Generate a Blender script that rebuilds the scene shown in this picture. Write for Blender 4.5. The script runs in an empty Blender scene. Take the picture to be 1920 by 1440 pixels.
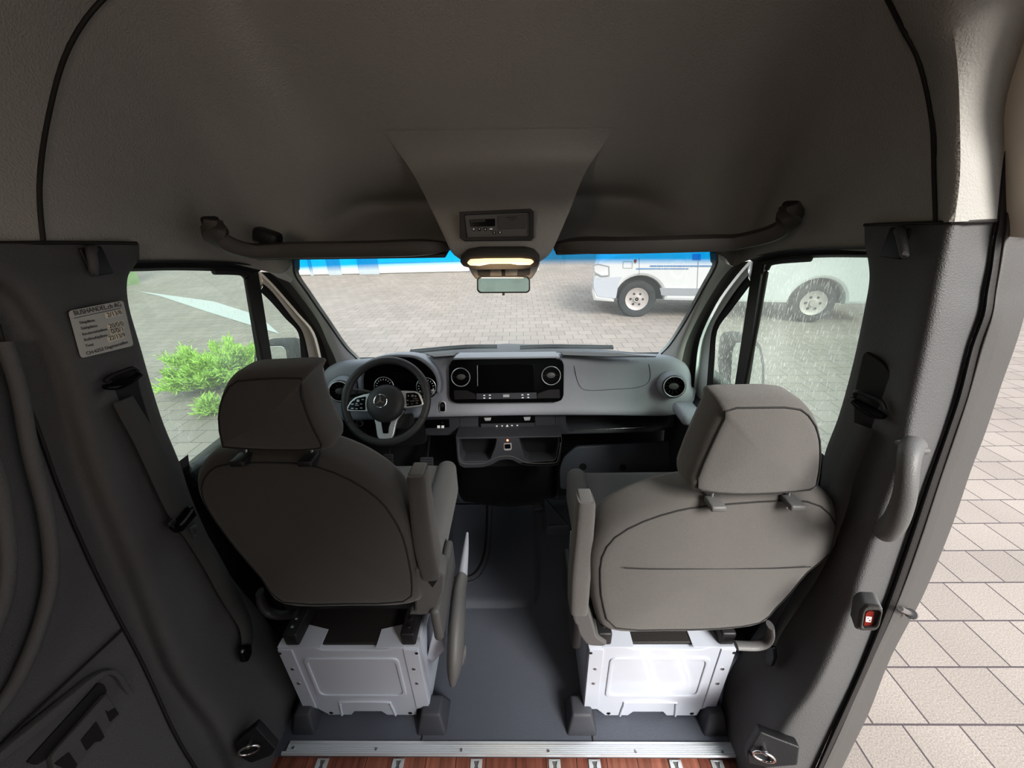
import bpy, bmesh, random
from math import *
from mathutils import Vector, Matrix
from mathutils.bvhtree import BVHTree
random.seed(7)
C = bpy.context.scene.collection
V = Vector
# ------------------------------------------------------------------ camera
CAM = V((.075, 0, 1.55)); F = 730.0
ROT = Matrix.Rotation(radians(1.35), 3, 'Z') @ Matrix.Rotation(radians(65), 3, 'X') @ Matrix.Rotation(radians(-1.5), 3, 'Z')
cd = bpy.data.cameras.new('camera'); cam = bpy.data.objects.new('camera', cd); C.objects.link(cam)
cam.matrix_world = Matrix.Translation(CAM) @ ROT.to_4x4()
cd.sensor_width = 36; cd.lens = 36 * F / 1920; cd.clip_start = .02; cd.clip_end = 300
bpy.context.scene.camera = cam

def ray(px, py): return ROT @ V((px - 960, 720 - py, -F))
def at(px, py, x=None, y=None, z=None):
    d = ray(px, py)
    t = (x - CAM.x) / d.x if x is not None else (y - CAM.y) / d.y if y is not None else (z - CAM.z) / d.z
    return CAM + d * t
def atk(px, py, y0, k, z0):
    d = ray(px, py); t = (y0 + k * (CAM.z - z0) - CAM.y) / (d.y - k * d.z); return CAM + d * t

# ------------------------------------------------------------------ materials
def nt(m): return m.node_tree.nodes, m.node_tree.links
def mat(name, col, rough=.6, metal=0., bump=0., bscale=400., var=0., vscale=6., spec=.5, coat=0., emit=None, estr=0., sheen=0.):
    m = bpy.data.materials.new(name); m.use_nodes = True; n, l = nt(m); b = n['Principled BSDF']
    b.inputs['Base Color'].default_value = (*col, 1); b.inputs['Roughness'].default_value = rough
    b.inputs['Metallic'].default_value = metal; b.inputs['Specular IOR Level'].default_value = spec
    b.inputs['Coat Weight'].default_value = coat; b.inputs['Sheen Weight'].default_value = sheen
    tc = n.new('ShaderNodeTexCoord')
    if emit: b.inputs['Emission Color'].default_value = (*emit, 1); b.inputs['Emission Strength'].default_value = estr
    nz = n.new('ShaderNodeTexNoise'); nz.inputs['Scale'].default_value = vscale; nz.inputs['Detail'].default_value = 4
    l.new(tc.outputs['Object'], nz.inputs['Vector'])
    mx = n.new('ShaderNodeMixRGB'); mx.blend_type = 'MULTIPLY'; mx.inputs[1].default_value = (*col, 1)
    rp = n.new('ShaderNodeMapRange'); rp.inputs['To Min'].default_value = 1 - var; rp.inputs['To Max'].default_value = 1 + var
    l.new(nz.outputs['Fac'], rp.inputs['Value']); l.new(rp.outputs[0], mx.inputs[2]); mx.inputs[0].default_value = 1
    l.new(mx.outputs[0], b.inputs['Base Color'])
    if bump:
        n2 = n.new('ShaderNodeTexNoise'); n2.inputs['Scale'].default_value = bscale; n2.inputs['Detail'].default_value = 2
        l.new(tc.outputs['Object'], n2.inputs['Vector'])
        bp = n.new('ShaderNodeBump'); bp.inputs['Strength'].default_value = bump; bp.inputs['Distance'].default_value = .002
        l.new(n2.outputs['Fac'], bp.inputs['Height']); l.new(bp.outputs[0], b.inputs['Normal'])
    return m
M = {}
M['head'] = mat('headliner', (.345, .336, .318), .85, bump=1.0, bscale=230, var=.10, vscale=3)
M['pillar'] = mat('pillar plastic', (.098, .098, .10), .6, bump=.8, bscale=420, var=.08)
M['wall'] = mat('wall plastic', (.12, .12, .124), .6, bump=.8, bscale=420, var=.08)
M['atrim'] = mat('a pillar plastic', (.42, .41, .40), .6, bump=.3, bscale=400)
M['dash'] = mat('dashboard plastic', (.35, .37, .42), .55, bump=.6, bscale=500, var=.05)
M['dashlow'] = mat('lower dashboard plastic', (.055, .058, .07), .55, bump=.35, bscale=600)
M['floor'] = mat('rubber floor', (.088, .098, .122), .48, bump=.6, bscale=330, var=.12, vscale=4)
M['dark'] = mat('black plastic', (.018, .018, .02), .5, bump=.2)
M['gloss'] = mat('piano black', (.005, .005, .006), .15, spec=.25)
M['screen'] = mat('screen glass', (.003, .003, .004), .25, spec=.12)
M['seal'] = mat('rubber seal', (.02, .018, .018), .6, bump=.3, bscale=200)
M['seal2'] = mat('grey rubber seal', (.075, .072, .07), .55, bump=.3, bscale=200)
M['white'] = mat('white paint', (.50, .535, .61), .3, coat=.3, var=.03)
M['body'] = mat('cream body paint', (.72, .66, .58), .3, coat=.3)
M['bodyw'] = mat('white body paint', (.75, .80, .82), .3, coat=.3)
M['fab'] = mat('seat fabric shaded', (.058, .054, .051), .9, bump=.7, bscale=900, var=.08, sheen=.25)  # darker copy: shade on the driver seat is put into the colour
M['fablit'] = mat('seat fabric lit', (.108, .102, .097), .9, bump=.9, bscale=800, var=.08, sheen=.25)  # same fabric, lighter: daylight on the passenger seat is put into the colour
M['rail'] = mat('rail plastic', (.07, .064, .058), .5, bump=.4)
M['fabside'] = mat('seat fabric side', (.05, .05, .049), .9, bump=.7, bscale=900, var=.08, sheen=.2)
M['fabl'] = mat('seat cushion fabric', (.13, .13, .13), .9, bump=.7, bscale=900, var=.08, sheen=.2)
M['pipe'] = mat('seat piping', (.02, .02, .02), .8)
M['gplast'] = mat('grey seat plastic', (.12, .12, .12), .5, bump=.3)
M['leather'] = mat('leather rim', (.055, .055, .058), .42, bump=.3, bscale=500)
M['silver'] = mat('satin silver', (.80, .82, .86), .32, metal=.55)
M['chrome'] = mat('chrome', (.85, .85, .85), .12, metal=1)
M['steel'] = mat('steel', (.5, .5, .52), .3, metal=1)
M['belt'] = mat('belt webbing', (.075, .075, .075), .75, bump=.5, bscale=1200)
M['icon'] = mat('white print', (.75, .75, .75), .5, emit=(1, 1, 1), estr=.12)
M['mirror'] = mat('mirror glass', (.75, .8, .78), .03, metal=1)
M['label'] = mat('label film', (.48, .48, .46), .5)
M['labelw'] = mat('label white', (.74, .68, .56), .5)
M['ink'] = mat('label ink', (.06, .06, .065), .6)
M['red'] = mat('red button', (.28, .04, .03), .35)
M['led'] = mat('red led', (1, .1, .05), .3, emit=(1, .12, .05), estr=6)
M['lamp'] = mat('lamp lens', (.9, .7, .45), .3, emit=(1, .62, .28), estr=1.1)
M['tyre'] = mat('tyre rubber', (.025, .025, .028), .8, bump=.4, bscale=60)
M['rimm'] = mat('wheel rim', (.42, .38, .37), .5, metal=.3)
M['vanw'] = mat('parked van paint', (.52, .53, .54), .35, coat=.2)
M['vang'] = mat('van sill plastic', (.24, .25, .27), .6)
M['lens'] = mat('headlight lens', (.8, .8, .82), .1, metal=.4)
M['blue'] = mat('blue print', (.10, .22, .42), .5)
M['render'] = mat('wall render', (.72, .73, .72), .85, bump=.3, bscale=30, var=.06)
M['gdoor'] = mat('garage door paint', (.80, .82, .82), .6, var=.05)
M['gpost'] = mat('garage pillar concrete', (.40, .46, .50), .8, var=.1)
M['rwall'] = mat('beige building wall', (.74, .68, .63), .85, bump=.3, bscale=20, var=.08)

def alu():
    m = mat('aluminium', (.78, .82, .86), .34, metal=.6); return m
M['alu'] = alu()
def wood():
    m = mat('wood floor', (.3, .1, .06), .38, spec=.4); n, l = nt(m); b = n['Principled BSDF']
    tc = n.new('ShaderNodeTexCoord'); mp = n.new('ShaderNodeMapping'); mp.inputs['Rotation'].default_value = (0, 0, pi / 2)
    mp.inputs['Location'].default_value = (.31, .05, 0)
    br = n.new('ShaderNodeTexBrick'); br.inputs['Scale'].default_value = 1; br.inputs['Brick Width'].default_value = 1.1; br.inputs['Row Height'].default_value = .093
    br.inputs['Mortar Size'].default_value = .0012; br.inputs['Color1'].default_value = (.17, .062, .045, 1); br.inputs['Color2'].default_value = (.28, .115, .08, 1); br.inputs['Mortar'].default_value = (.05, .02, .015, 1)
    l.new(tc.outputs['Object'], mp.inputs[0]); l.new(mp.outputs[0], br.inputs['Vector'])
    m2 = n.new('ShaderNodeMapping'); m2.inputs['Scale'].default_value = (60, 4, 1); nz = n.new('ShaderNodeTexNoise'); nz.inputs['Scale'].default_value = 1; nz.inputs['Detail'].default_value = 6
    l.new(tc.outputs['Object'], m2.inputs[0]); l.new(m2.outputs[0], nz.inputs['Vector'])
    cr = n.new('ShaderNodeMapRange'); cr.inputs['From Min'].default_value = .3; cr.inputs['From Max'].default_value = .7; cr.inputs['To Min'].default_value = .55; cr.inputs['To Max'].default_value = 1.3
    l.new(nz.outputs['Fac'], cr.inputs[0]); mx = n.new('ShaderNodeMixRGB'); mx.blend_type = 'MULTIPLY'; mx.inputs[0].default_value = 1
    l.new(br.outputs['Color'], mx.inputs[1]); l.new(cr.outputs[0], mx.inputs[2]); l.new(mx.outputs[0], b.inputs['Base Color'])
    return m
M['wood'] = wood()
def paver():
    m = mat('pavers', (.5, .45, .4), .8); n, l = nt(m); b = n['Principled BSDF']
    tc = n.new('ShaderNodeTexCoord'); mp = n.new('ShaderNodeMapping'); mp.inputs['Location'].default_value = (-.021, -.006, 0)
    br = n.new('ShaderNodeTexBrick'); br.inputs['Scale'].default_value = 1; br.inputs['Brick Width'].default_value = .247; br.inputs['Row Height'].default_value = .2365
    br.inputs['Mortar Size'].default_value = .0048; br.inputs['Mortar Smooth'].default_value = .3
    br.inputs['Color1'].default_value = (.24, .205, .18, 1); br.inputs['Color2'].default_value = (.285, .245, .215, 1); br.inputs['Mortar'].default_value = (.07, .055, .06, 1)
    l.new(tc.outputs['Object'], mp.inputs[0]); l.new(mp.outputs[0], br.inputs['Vector'])
    nz = n.new('ShaderNodeTexNoise'); nz.inputs['Scale'].default_value = 160; nz.inputs['Detail'].default_value = 3; l.new(tc.outputs['Object'], nz.inputs['Vector'])
    cr = n.new('ShaderNodeMapRange'); cr.inputs['From Min'].default_value = .3; cr.inputs['From Max'].default_value = .7; cr.inputs['To Min'].default_value = .72; cr.inputs['To Max'].default_value = 1.25
    l.new(nz.outputs['Fac'], cr.inputs[0])
    n3 = n.new('ShaderNodeTexNoise'); n3.inputs['Scale'].default_value = .9; n3.inputs['Detail'].default_value = 3; l.new(tc.outputs['Object'], n3.inputs['Vector'])
    c3 = n.new('ShaderNodeMapRange'); c3.inputs['To Min'].default_value = .75; c3.inputs['To Max'].default_value = 1.2; l.new(n3.outputs['Fac'], c3.inputs[0])
    mm = n.new('ShaderNodeMath'); mm.operation = 'MULTIPLY'; l.new(cr.outputs[0], mm.inputs[0]); l.new(c3.outputs[0], mm.inputs[1])
    mx = n.new('ShaderNodeMixRGB'); mx.blend_type = 'MULTIPLY'; mx.inputs[0].default_value = 1
    l.new(br.outputs['Color'], mx.inputs[1]); l.new(mm.outputs[0], mx.inputs[2]); l.new(mx.outputs[0], b.inputs['Base Color'])
    bp = n.new('ShaderNodeBump'); bp.inputs['Strength'].default_value = .3; bp.inputs['Distance'].default_value = .004; l.new(nz.outputs['Fac'], bp.inputs['Height']); l.new(bp.outputs[0], b.inputs['Normal'])
    return m
M['paver'] = paver()
def glass(name, tint, haze, streak=0., band=False):
    m = bpy.data.materials.new(name); m.use_nodes = True; n, l = nt(m); out = n['Material Output']; n.remove(n['Principled BSDF'])
    tr = n.new('ShaderNodeBsdfTransparent'); tr.inputs[0].default_value = (*tint, 1)
    tc = n.new('ShaderNodeTexCoord')
    gl = n.new('ShaderNodeBsdfGlossy'); gl.inputs['Roughness'].default_value = .02; gl.inputs[0].default_value = (1, 1, 1, 1)
    lw = n.new('ShaderNodeLayerWeight'); lw.inputs[0].default_value = .5
    pw = n.new('ShaderNodeMath'); pw.operation = 'POWER'; pw.inputs[1].default_value = 4.5; l.new(lw.outputs['Facing'], pw.inputs[0])
    fr = n.new('ShaderNodeMapRange'); fr.inputs['To Min'].default_value = .035; fr.inputs['To Max'].default_value = .7; l.new(pw.outputs[0], fr.inputs[0])
    mx = n.new('ShaderNodeMixShader'); l.new(fr.outputs[0], mx.inputs[0]); l.new(tr.outputs[0], mx.inputs[1]); l.new(gl.outputs[0], mx.inputs[2])
    # dirt and water film: light scattered through the pane
    tl = n.new('ShaderNodeBsdfTranslucent'); tl.inputs[0].default_value = (.66, .72, .68, 1)
    nz = n.new('ShaderNodeTexNoise'); nz.inputs['Scale'].default_value = 3.5; nz.inputs['Detail'].default_value = 5; l.new(tc.outputs['Object'], nz.inputs['Vector'])
    r = n.new('ShaderNodeMapRange'); r.inputs['From Min'].default_value = .3; r.inputs['From Max'].default_value = .7; r.inputs['To Min'].default_value = haze * .5; r.inputs['To Max'].default_value = haze * 1.5
    l.new(nz.outputs['Fac'], r.inputs[0]); fac = r.outputs[0]
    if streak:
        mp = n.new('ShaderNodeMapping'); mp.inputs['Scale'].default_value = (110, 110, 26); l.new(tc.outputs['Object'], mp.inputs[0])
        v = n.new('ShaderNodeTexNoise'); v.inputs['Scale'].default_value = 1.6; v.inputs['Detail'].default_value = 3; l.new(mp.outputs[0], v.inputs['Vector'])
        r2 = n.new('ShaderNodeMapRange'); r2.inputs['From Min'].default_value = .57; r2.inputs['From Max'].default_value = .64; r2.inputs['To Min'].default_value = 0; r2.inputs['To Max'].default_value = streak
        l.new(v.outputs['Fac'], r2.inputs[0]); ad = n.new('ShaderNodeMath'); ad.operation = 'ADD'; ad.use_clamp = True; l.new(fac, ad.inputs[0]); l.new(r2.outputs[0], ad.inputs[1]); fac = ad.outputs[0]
    m2 = n.new('ShaderNodeMixShader'); l.new(fac, m2.inputs[0]); l.new(mx.outputs[0], m2.inputs[1]); l.new(tl.outputs[0], m2.inputs[2])
    if band:
        sp = n.new('ShaderNodeSeparateXYZ'); l.new(tc.outputs['Object'], sp.inputs[0])
        r3 = n.new('ShaderNodeMapRange'); r3.inputs['From Min'].default_value = 1.335; r3.inputs['From Max'].default_value = 1.362; l.new(sp.outputs['Z'], r3.inputs[0])
        mc = n.new('ShaderNodeMixRGB'); l.new(r3.outputs[0], mc.inputs[0]); mc.inputs[1].default_value = (*tint, 1); mc.inputs[2].default_value = (.0, .34, .72, 1)
        l.new(mc.outputs[0], tr.inputs[0])
    l.new(m2.outputs[0], out.inputs[0]); return m
M['priv'] = glass('privacy glass', (.16, .20, .18), .03)
M['ws'] = glass('windscreen glass', (.84, .86, .85), .10, band=True)
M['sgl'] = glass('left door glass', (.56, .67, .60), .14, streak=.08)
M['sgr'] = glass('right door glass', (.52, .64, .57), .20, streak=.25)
def leafmat():
    m = mat('juniper needles', (.30, .50, .09), .7, var=.5, vscale=9); return m
M['leaf'] = leafmat()
M['hedge'] = mat('hedge leaves', (.20, .30, .14), .8, bump=1, bscale=14, var=.4, vscale=5)
M['line'] = mat('glass reflection tone', (.44, .46, .46), .6)  # pale colour of a reflection in the door glass, used on the paving

# ------------------------------------------------------------------ helpers
def tag(o, label=None, cat=None, group=None, kind=None):
    if label: o['label'] = label
    if cat: o['category'] = cat
    if group: o['group'] = group
    if kind: o['kind'] = kind
    return o
def thing(name, label, cat, loc=(0, 0, 0), group=None, kind=None):
    o = bpy.data.objects.new(name, None); o.empty_display_size = .05; C.objects.link(o); o.location = loc
    bpy.context.view_layer.update(); return tag(o, label, cat, group, kind)
def link(name, me, m, parent=None):
    o = bpy.data.objects.new(name, me); C.objects.link(o)
    if not me.materials: me.materials.append(m)
    if parent is not None:
        o.parent = parent
        pl = V((0, 0, 0)); q = parent
        while q is not None: pl += q.location; q = q.parent
        me.transform(Matrix.Translation(-pl)) if me.users == 1 else None
    return o
def finish(me, ang=35):
    for p in me.polygons: p.use_smooth = True
    try: me.set_sharp_from_angle(angle=radians(ang))
    except Exception: pass
def mesh(name, verts, faces, m, parent=None, ang=35, weld=False):
    me = bpy.data.meshes.new(name); bm = bmesh.new(); vs = [bm.verts.new(v) for v in verts]
    for f in faces:
        try: bm.faces.new([vs[i] for i in f])
        except ValueError: pass
    if weld: bmesh.ops.remove_doubles(bm, verts=bm.verts, dist=1e-5)
    bmesh.ops.recalc_face_normals(bm, faces=bm.faces); bm.to_mesh(me); bm.free(); finish(me, ang)
    return link(name, me, m, parent)
def cat_rom(pts, n, closed=False):
    pts = [V(p) for p in pts]; N = len(pts)
    if N == 2 or n <= 1: 
        if n <= 1: return pts
        return [pts[0].lerp(pts[1], i / n) for i in range(n + 1)]
    out = []; segs = N if closed else N - 1
    for i in range(segs):
        if closed: a, b, c, d = pts[i - 1], pts[i], pts[(i + 1) % N], pts[(i + 2) % N]
        else: a, b, c, d = pts[max(i - 1, 0)], pts[i], pts[i + 1], pts[min(i + 2, N - 1)]
        for j in range(n):
            t = j / n; out.append(.5 * ((2 * b) + (c - a) * t + (2 * a - 5 * b + 4 * c - d) * t * t + (3 * b - a - 3 * c + d) * t ** 3))
    if not closed: out.append(pts[-1].copy())
    return out
def loft(name, rows, m, parent=None, nu=1, nv=1, cu=False, cv=False, thick=0, caps=False, ang=50):
    """rows: list of rows of points. nu: refine inside a row, nv: refine between rows"""
    rows = [cat_rom(r, nu, cu) for r in rows]
    if nv > 1:
        cols = [cat_rom([r[i] for r in rows], nv, cv) for i in range(len(rows[0]))]
        rows = [[c[j] for c in cols] for j in range(len(cols[0]))]
    W = len(rows[0]); H = len(rows); verts = [p for r in rows for p in r]; faces = []
    for j in range(H if cv else H - 1):
        for i in range(W if cu else W - 1):
            a = j * W + i; b = j * W + (i + 1) % W; c = ((j + 1) % H) * W + (i + 1) % W; d = ((j + 1) % H) * W + i
            faces.append((a, b, c, d))
    if caps: faces.append(tuple(range(W))); faces.append(tuple((H - 1) * W + i for i in range(W)))
    o = mesh(name, verts, faces, m, parent, ang)
    if thick:
        md = o.modifiers.new('thick', 'SOLIDIFY'); md.thickness = abs(thick); md.offset = 1 if thick > 0 else -1
    return o
def rbox(name, c, s, m, parent=None, bev=.006, rot=None, seg=3, taper=None):
    me = bpy.data.meshes.new(name); bm = bmesh.new(); bmesh.ops.create_cube(bm, size=1)
    for v in bm.verts:
        if taper and v.co.z > 0: v.co.x *= taper[0]; v.co.y *= taper[1]
        v.co = V((v.co.x * s[0], v.co.y * s[1], v.co.z * s[2]))
    if bev: bmesh.ops.bevel(bm, geom=bm.edges[:], offset=bev, segments=seg, profile=.5, affect='EDGES')
    if rot is not None: bmesh.ops.transform(bm, matrix=rot.to_4x4(), verts=bm.verts)
    bmesh.ops.translate(bm, vec=V(c), verts=bm.verts); bm.to_mesh(me); bm.free(); finish(me, 40); return link(name, me, m, parent)
def frames(path):
    T = []
    for i, p in enumerate(path):
        T.append((path[min(i + 1, len(path) - 1)] - path[max(i - 1, 0)]).normalized())
    return T
def sweep(name, path, sec, m, parent=None, up=(0, 0, 1), n=1, closed=False, scales=None, round_=12, caps=True):
    """sec: (rx, ry) ellipse, or list of 2D points; scales per control point"""
    path = [V(p) for p in path]; k = len(path)
    if scales: sc = [s for s in scales]
    else: sc = [1] * k
    P = cat_rom(path, n, closed)
    SC = [V((s, 0, 0)) for s in sc]; S = [q.x for q in cat_rom(SC, n, closed)] if n > 1 else sc
    if isinstance(sec, tuple): sec = [(cos(2 * pi * i / round_) * sec[0], sin(2 * pi * i / round_) * sec[1]) for i in range(round_)]
    rows = []; L = len(P)
    for i, p in enumerate(P):
        if closed: t = (P[(i + 1) % L] - P[i - 1]).normalized()
        else: t = (P[min(i + 1, L - 1)] - P[max(i - 1, 0)]).normalized()
        s = t.cross(V(up)); s = s.normalized() if s.length > 1e-4 else t.orthogonal().normalized(); u = s.cross(t)
        rows.append([p + s * (a * S[i]) + u * (b * S[i]) for a, b in sec])
    return loft(name, rows, m, parent, cu=True, cv=closed, caps=caps and not closed, ang=50)
def tube(name, path, r, m, parent=None, n=1, closed=False, up=(0, 0, 1), k=8):
    return sweep(name, path, (r, r), m, parent, up, n, closed, round_=k)
class Fr:
    def __init__(s, o, X, U):
        s.o = V(o); s.X = V(X).normalized(); s.N = s.X.cross(V(U)).normalized(); s.U = s.N.cross(s.X)
    def uv(s, px, py):
        d = ray(px, py); t = (s.o - CAM).dot(s.N) / d.dot(s.N); p = CAM + d * t - s.o; return (p.dot(s.X), p.dot(s.U))
    def w(s, u, v, h=0): return s.o + s.X * u + s.U * v + s.N * h
    def p(s, px, py, h=0):
        d = ray(px, py); t = (s.o + s.N * h - CAM).dot(s.N) / d.dot(s.N); return CAM + d * t
    def mtx(s): return Matrix((( s.X.x, s.U.x, s.N.x, s.o.x), (s.X.y, s.U.y, s.N.y, s.o.y), (s.X.z, s.U.z, s.N.z, s.o.z), (0, 0, 0, 1)))
def YP(y0, k=0., z0=0., x0=0): return Fr((x0, y0, z0), (1, 0, 0), (0, k, 1))
def fillet(pts, r, n=5):
    out = []; N = len(pts)
    for i in range(N):
        a, b, c = V((*pts[i - 1], 0)), V((*pts[i], 0)), V((*pts[(i + 1) % N], 0))
        e1, e2 = (a - b), (c - b); q = min(r, e1.length * .48, e2.length * .48)
        p1, p2 = b + e1.normalized() * q, b + e2.normalized() * q
        for j in range(n + 1):
            t = j / n; p = p1 * (1 - t) ** 2 + b * 2 * t * (1 - t) + p2 * t * t; out.append((p.x, p.y))
    return out
def plate(name, loops, fr, depth, m, parent=None, bev=.001, h=0., r=0., px=True, h_in=None):
    """extruded flat shape, front face at height h above the frame, back at h-depth; later loops are holes"""
    if not isinstance(loops[0][0], (list, tuple)): loops = [loops]
    cu = bpy.data.curves.new(name, 'CURVE'); cu.dimensions = '2D'; cu.fill_mode = 'BOTH'
    for lp in loops:
        pts = []
        for q in lp:
            if px: 
                w = fr.p(q[0], q[1], h); w -= fr.o; pts.append((w.dot(fr.X), w.dot(fr.U)))
            else: pts.append(q)
        if r: pts = fillet(pts, r)
        sp = cu.splines.new('POLY'); sp.points.add(len(pts) - 1); sp.use_cyclic_u = True
        for i, q in enumerate(pts): sp.points[i].co = (q[0], q[1], 0, 1)
    cu.extrude = max(depth / 2 - bev, .0001); cu.bevel_depth = bev; cu.offset = -bev; cu.bevel_resolution = 1
    o = bpy.data.objects.new(name, cu); me = bpy.data.meshes.new_from_object(o); bpy.data.objects.remove(o); bpy.data.curves.remove(cu)
    me.transform(fr.mtx() @ Matrix.Translation((0, 0, h - depth / 2))); me.materials.clear(); me.name = name
    finish(me, 35); return link(name, me, m, parent)
def text(name, s, fr, u, v, size, m, parent=None, h=.0005, align='LEFT', bold=0., rot=0., sx=1.):
    cu = bpy.data.curves.new(name, 'FONT'); cu.body = s; cu.size = size; cu.align_x = align; cu.align_y = 'CENTER'; cu.extrude = .0002; cu.offset = bold
    o = bpy.data.objects.new(name, cu); me = bpy.data.meshes.new_from_object(o); bpy.data.objects.remove(o); bpy.data.curves.remove(cu)
    me.transform(fr.mtx() @ Matrix.Translation((u, v, h)) @ Matrix.Rotation(rot, 4, 'Z') @ Matrix.Diagonal((sx, 1, 1, 1))); me.materials.clear(); me.name = name
    return link(name, me, m, parent)
def disc(name, fr, u, v, prof, m, parent=None, n=32, sx=1):
    """lathe around the frame normal at (u,v); prof = [(radius, height)...]"""
    rows = []
    for rr, hh in prof: rows.append([fr.w(u + sx * rr * cos(2 * pi * i / n), v + rr * sin(2 * pi * i / n), hh) for i in range(n)])
    o = loft(name, rows, m, parent, cu=True, caps=False, ang=40)
    if prof[-1][0] < .3 * max(q[0] for q in prof):
        me = o.data; bm = bmesh.new(); bm.from_mesh(me); bm.verts.ensure_lookup_table()
        try: f = bm.faces.new([bm.verts[len(bm.verts) - n + i] for i in range(n)]); f.smooth = True
        except ValueError: pass
        bm.to_mesh(me); bm.free()
    return o
def join(name, objs, parent=None):
    """one mesh out of several pieces of the same part"""
    bm = bmesh.new(); mats = []
    for o in objs:
        for mt in o.data.materials:
            if mt not in mats: mats.append(mt)
    for o in objs:
        me = o.data; idx = [mats.index(mt) for mt in me.materials]; b2 = bmesh.new(); b2.from_mesh(me)
        for f in b2.faces: f.material_index = idx[min(f.material_index, len(idx) - 1)]
        tmp = bpy.data.meshes.new('t'); b2.to_mesh(tmp); b2.free(); bm.from_mesh(tmp); bpy.data.meshes.remove(tmp)
    me = bpy.data.meshes.new(name); bm.to_mesh(me); bm.free()
    for mt in mats: me.materials.append(mt)
    par = objs[0].parent
    for o in objs: bpy.data.objects.remove(o)
    o = bpy.data.objects.new(name, me); C.objects.link(o); o.parent = par
    return o
def S(o): o['kind'] = 'structure'; return o
def poly3(name, pts, m, parent=None): return mesh(name, [V(p) for p in pts], [tuple(range(len(pts)))], m, parent)
def inset(loop, d):
    """move a closed 3D loop (list of (x,z)) inwards by d"""
    out = []; N = len(loop); A = sum(loop[i - 1][0] * loop[i][1] - loop[i][0] * loop[i - 1][1] for i in range(N)); sg = 1 if A > 0 else -1
    for i in range(N):
        a, b = loop[i - 2 if False else i - 1], loop[(i + 1) % N]; tx, tz = b[0] - a[0], b[1] - a[1]; L = hypot(tx, tz) or 1
        out.append((loop[i][0] - tz / L * d * sg, loop[i][1] + tx / L * d * sg))
    return out
def pillow(name, loop, yf, T, m, parent, r=.035, n=4, rear_m=None, bulge=.012):
    """cushion with outline loop in (x,z); yf(z) rear y; thickness T towards +y"""
    lp = [(p.x, p.y) for p in cat_rom([V((a, b, 0)) for a, b in loop], n, True)]
    cx = sum(a for a, b in lp) / len(lp); cz = sum(b for a, b in lp) / len(lp)
    hw_ = (max(a for a, b in lp) - min(a for a, b in lp)) / 2; hh_ = (max(b for a, b in lp) - min(b for a, b in lp)) / 2
    rows = []
    def ring(ins, d, sc=1, ):
        kx, kz = 1 - ins / hw_, 1 - ins / hh_
        q = [(cx + (a - cx) * kx, cz + (b - cz) * kz) for a, b in lp]
        return [V((cx + (a - cx) * sc, yf(cz + (b - cz) * sc) + d, cz + (b - cz) * sc)) for a, b in q]
    spec = [(r, -bulge, .05), (r, -bulge * .9, .35), (r, -bulge * .55, .7), (r, -bulge * .1, .93), (r, .0, 1), (r * .62, .003, 1), (r * .3, .011, 1), (r * .08, .024, 1), (0, .04, 1), (0, T - .035, 1), (r * .25, T - .014, 1), (r, T, 1), (r, T + .004, .5), (r, T + .004, .05)]
    rows = [ring(a, b, c) for a, b, c in spec]
    o = loft(name, rows, m, parent, cu=True, caps=True, ang=60)
    return o, ring
# ================================================================== SHELL
def mir(p): return V((-p[0], p[1], p[2]))
# ---- front headliner (one moulded shell from the B-pillar arch to the windscreen header)
arch = [(-.875, .81, 1.475), (-.875, .86, 1.60), (-.865, .93, 1.73), (-.83, 1.0, 1.86), (-.76, 1.06, 1.96), (-.62, 1.09, 2.03), (-.4, 1.1, 2.07), (-.18, 1.1, 2.08)]
front = [(-.888, 1.0, 1.425), (-.888, 1.16, 1.385), (-.885, 1.32, 1.36), (-.868, 1.44, 1.335), (-.80, 1.50, 1.335), (-.68, 1.42, 1.385), (-.42, 1.40, 1.415), (-.18, 1.40, 1.42)]
bul = [0, .02, .035, .05, .08]
frL = [at(243, 494, x=-.888), at(340, 491, x=-.888), at(430, 494, x=-.888), at(482, 505, x=-.872), at(529, 513, y=1.50), at(549, 490, y=1.40)]
frR = [at(1622, 471, x=.888), at(1535, 468, x=.888), at(1455, 474, x=.888), at(1406, 487, x=.872), at(1373, 499, y=1.50), at(1345, 476, y=1.40)]
frR = [V((-p.x, p.y, p.z)) for p in frR]
front_ = list(front)
def sidecols(front):
  cols = []
  for k in range(5):
    a, b = V(arch[k]), V(front[k]); c = []
    for i in range(9):
        t = i / 8; p = a.lerp(b, t); q = 4 * t * (1 - t) * bul[k]; p += V((-q * .25, q, q * .8)); c.append(p)
    cols.append(c)
  cols.append([V(p) for p in [(-.62, 1.09, 2.03), (-.635, 1.18, 1.96), (-.65, 1.30, 1.85), (-.66, 1.39, 1.75), (-.665, 1.455, 1.65), (-.67, 1.50, 1.56), (-.675, 1.50, 1.49), (-.68, 1.46, 1.43), tuple(front[5])]])
  return cols
cols = sidecols(frL); colsR = sidecols(frR)
def pk(x, d=0): return [V(p) for p in [(x, 1.10, 2.075), (x, 1.19, 2.01), (x, 1.32, 1.90), (x, 1.44, 1.78), (x, 1.53, 1.665), (x, 1.60, 1.60), (x, 1.70, 1.545), (x, 1.58, 1.472), (x, 1.33, 1.422)]]
cols += [pk(-.50), pk(-.18)]; colsR += [pk(-.50), pk(-.18)]
allc = cols + [pk(0)] + [[mir(p) for p in c] for c in colsR[::-1]]
ceiling = S(loft('ceiling', allc, M['head'], nu=5, nv=5, thick=.0)); ceiling['label'] = 'dark grey moulded roof lining above the windscreen'
# seam groove along the arch
ap = [V(p) for p in arch]; ap = ap + [V((0, 1.1, 2.085))] + [mir(p) for p in arch[::-1]]
S(tube('trim_1', [p + V((0, -.006, -.003)) for p in ap], .0045, M['seal'], n=6))
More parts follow.
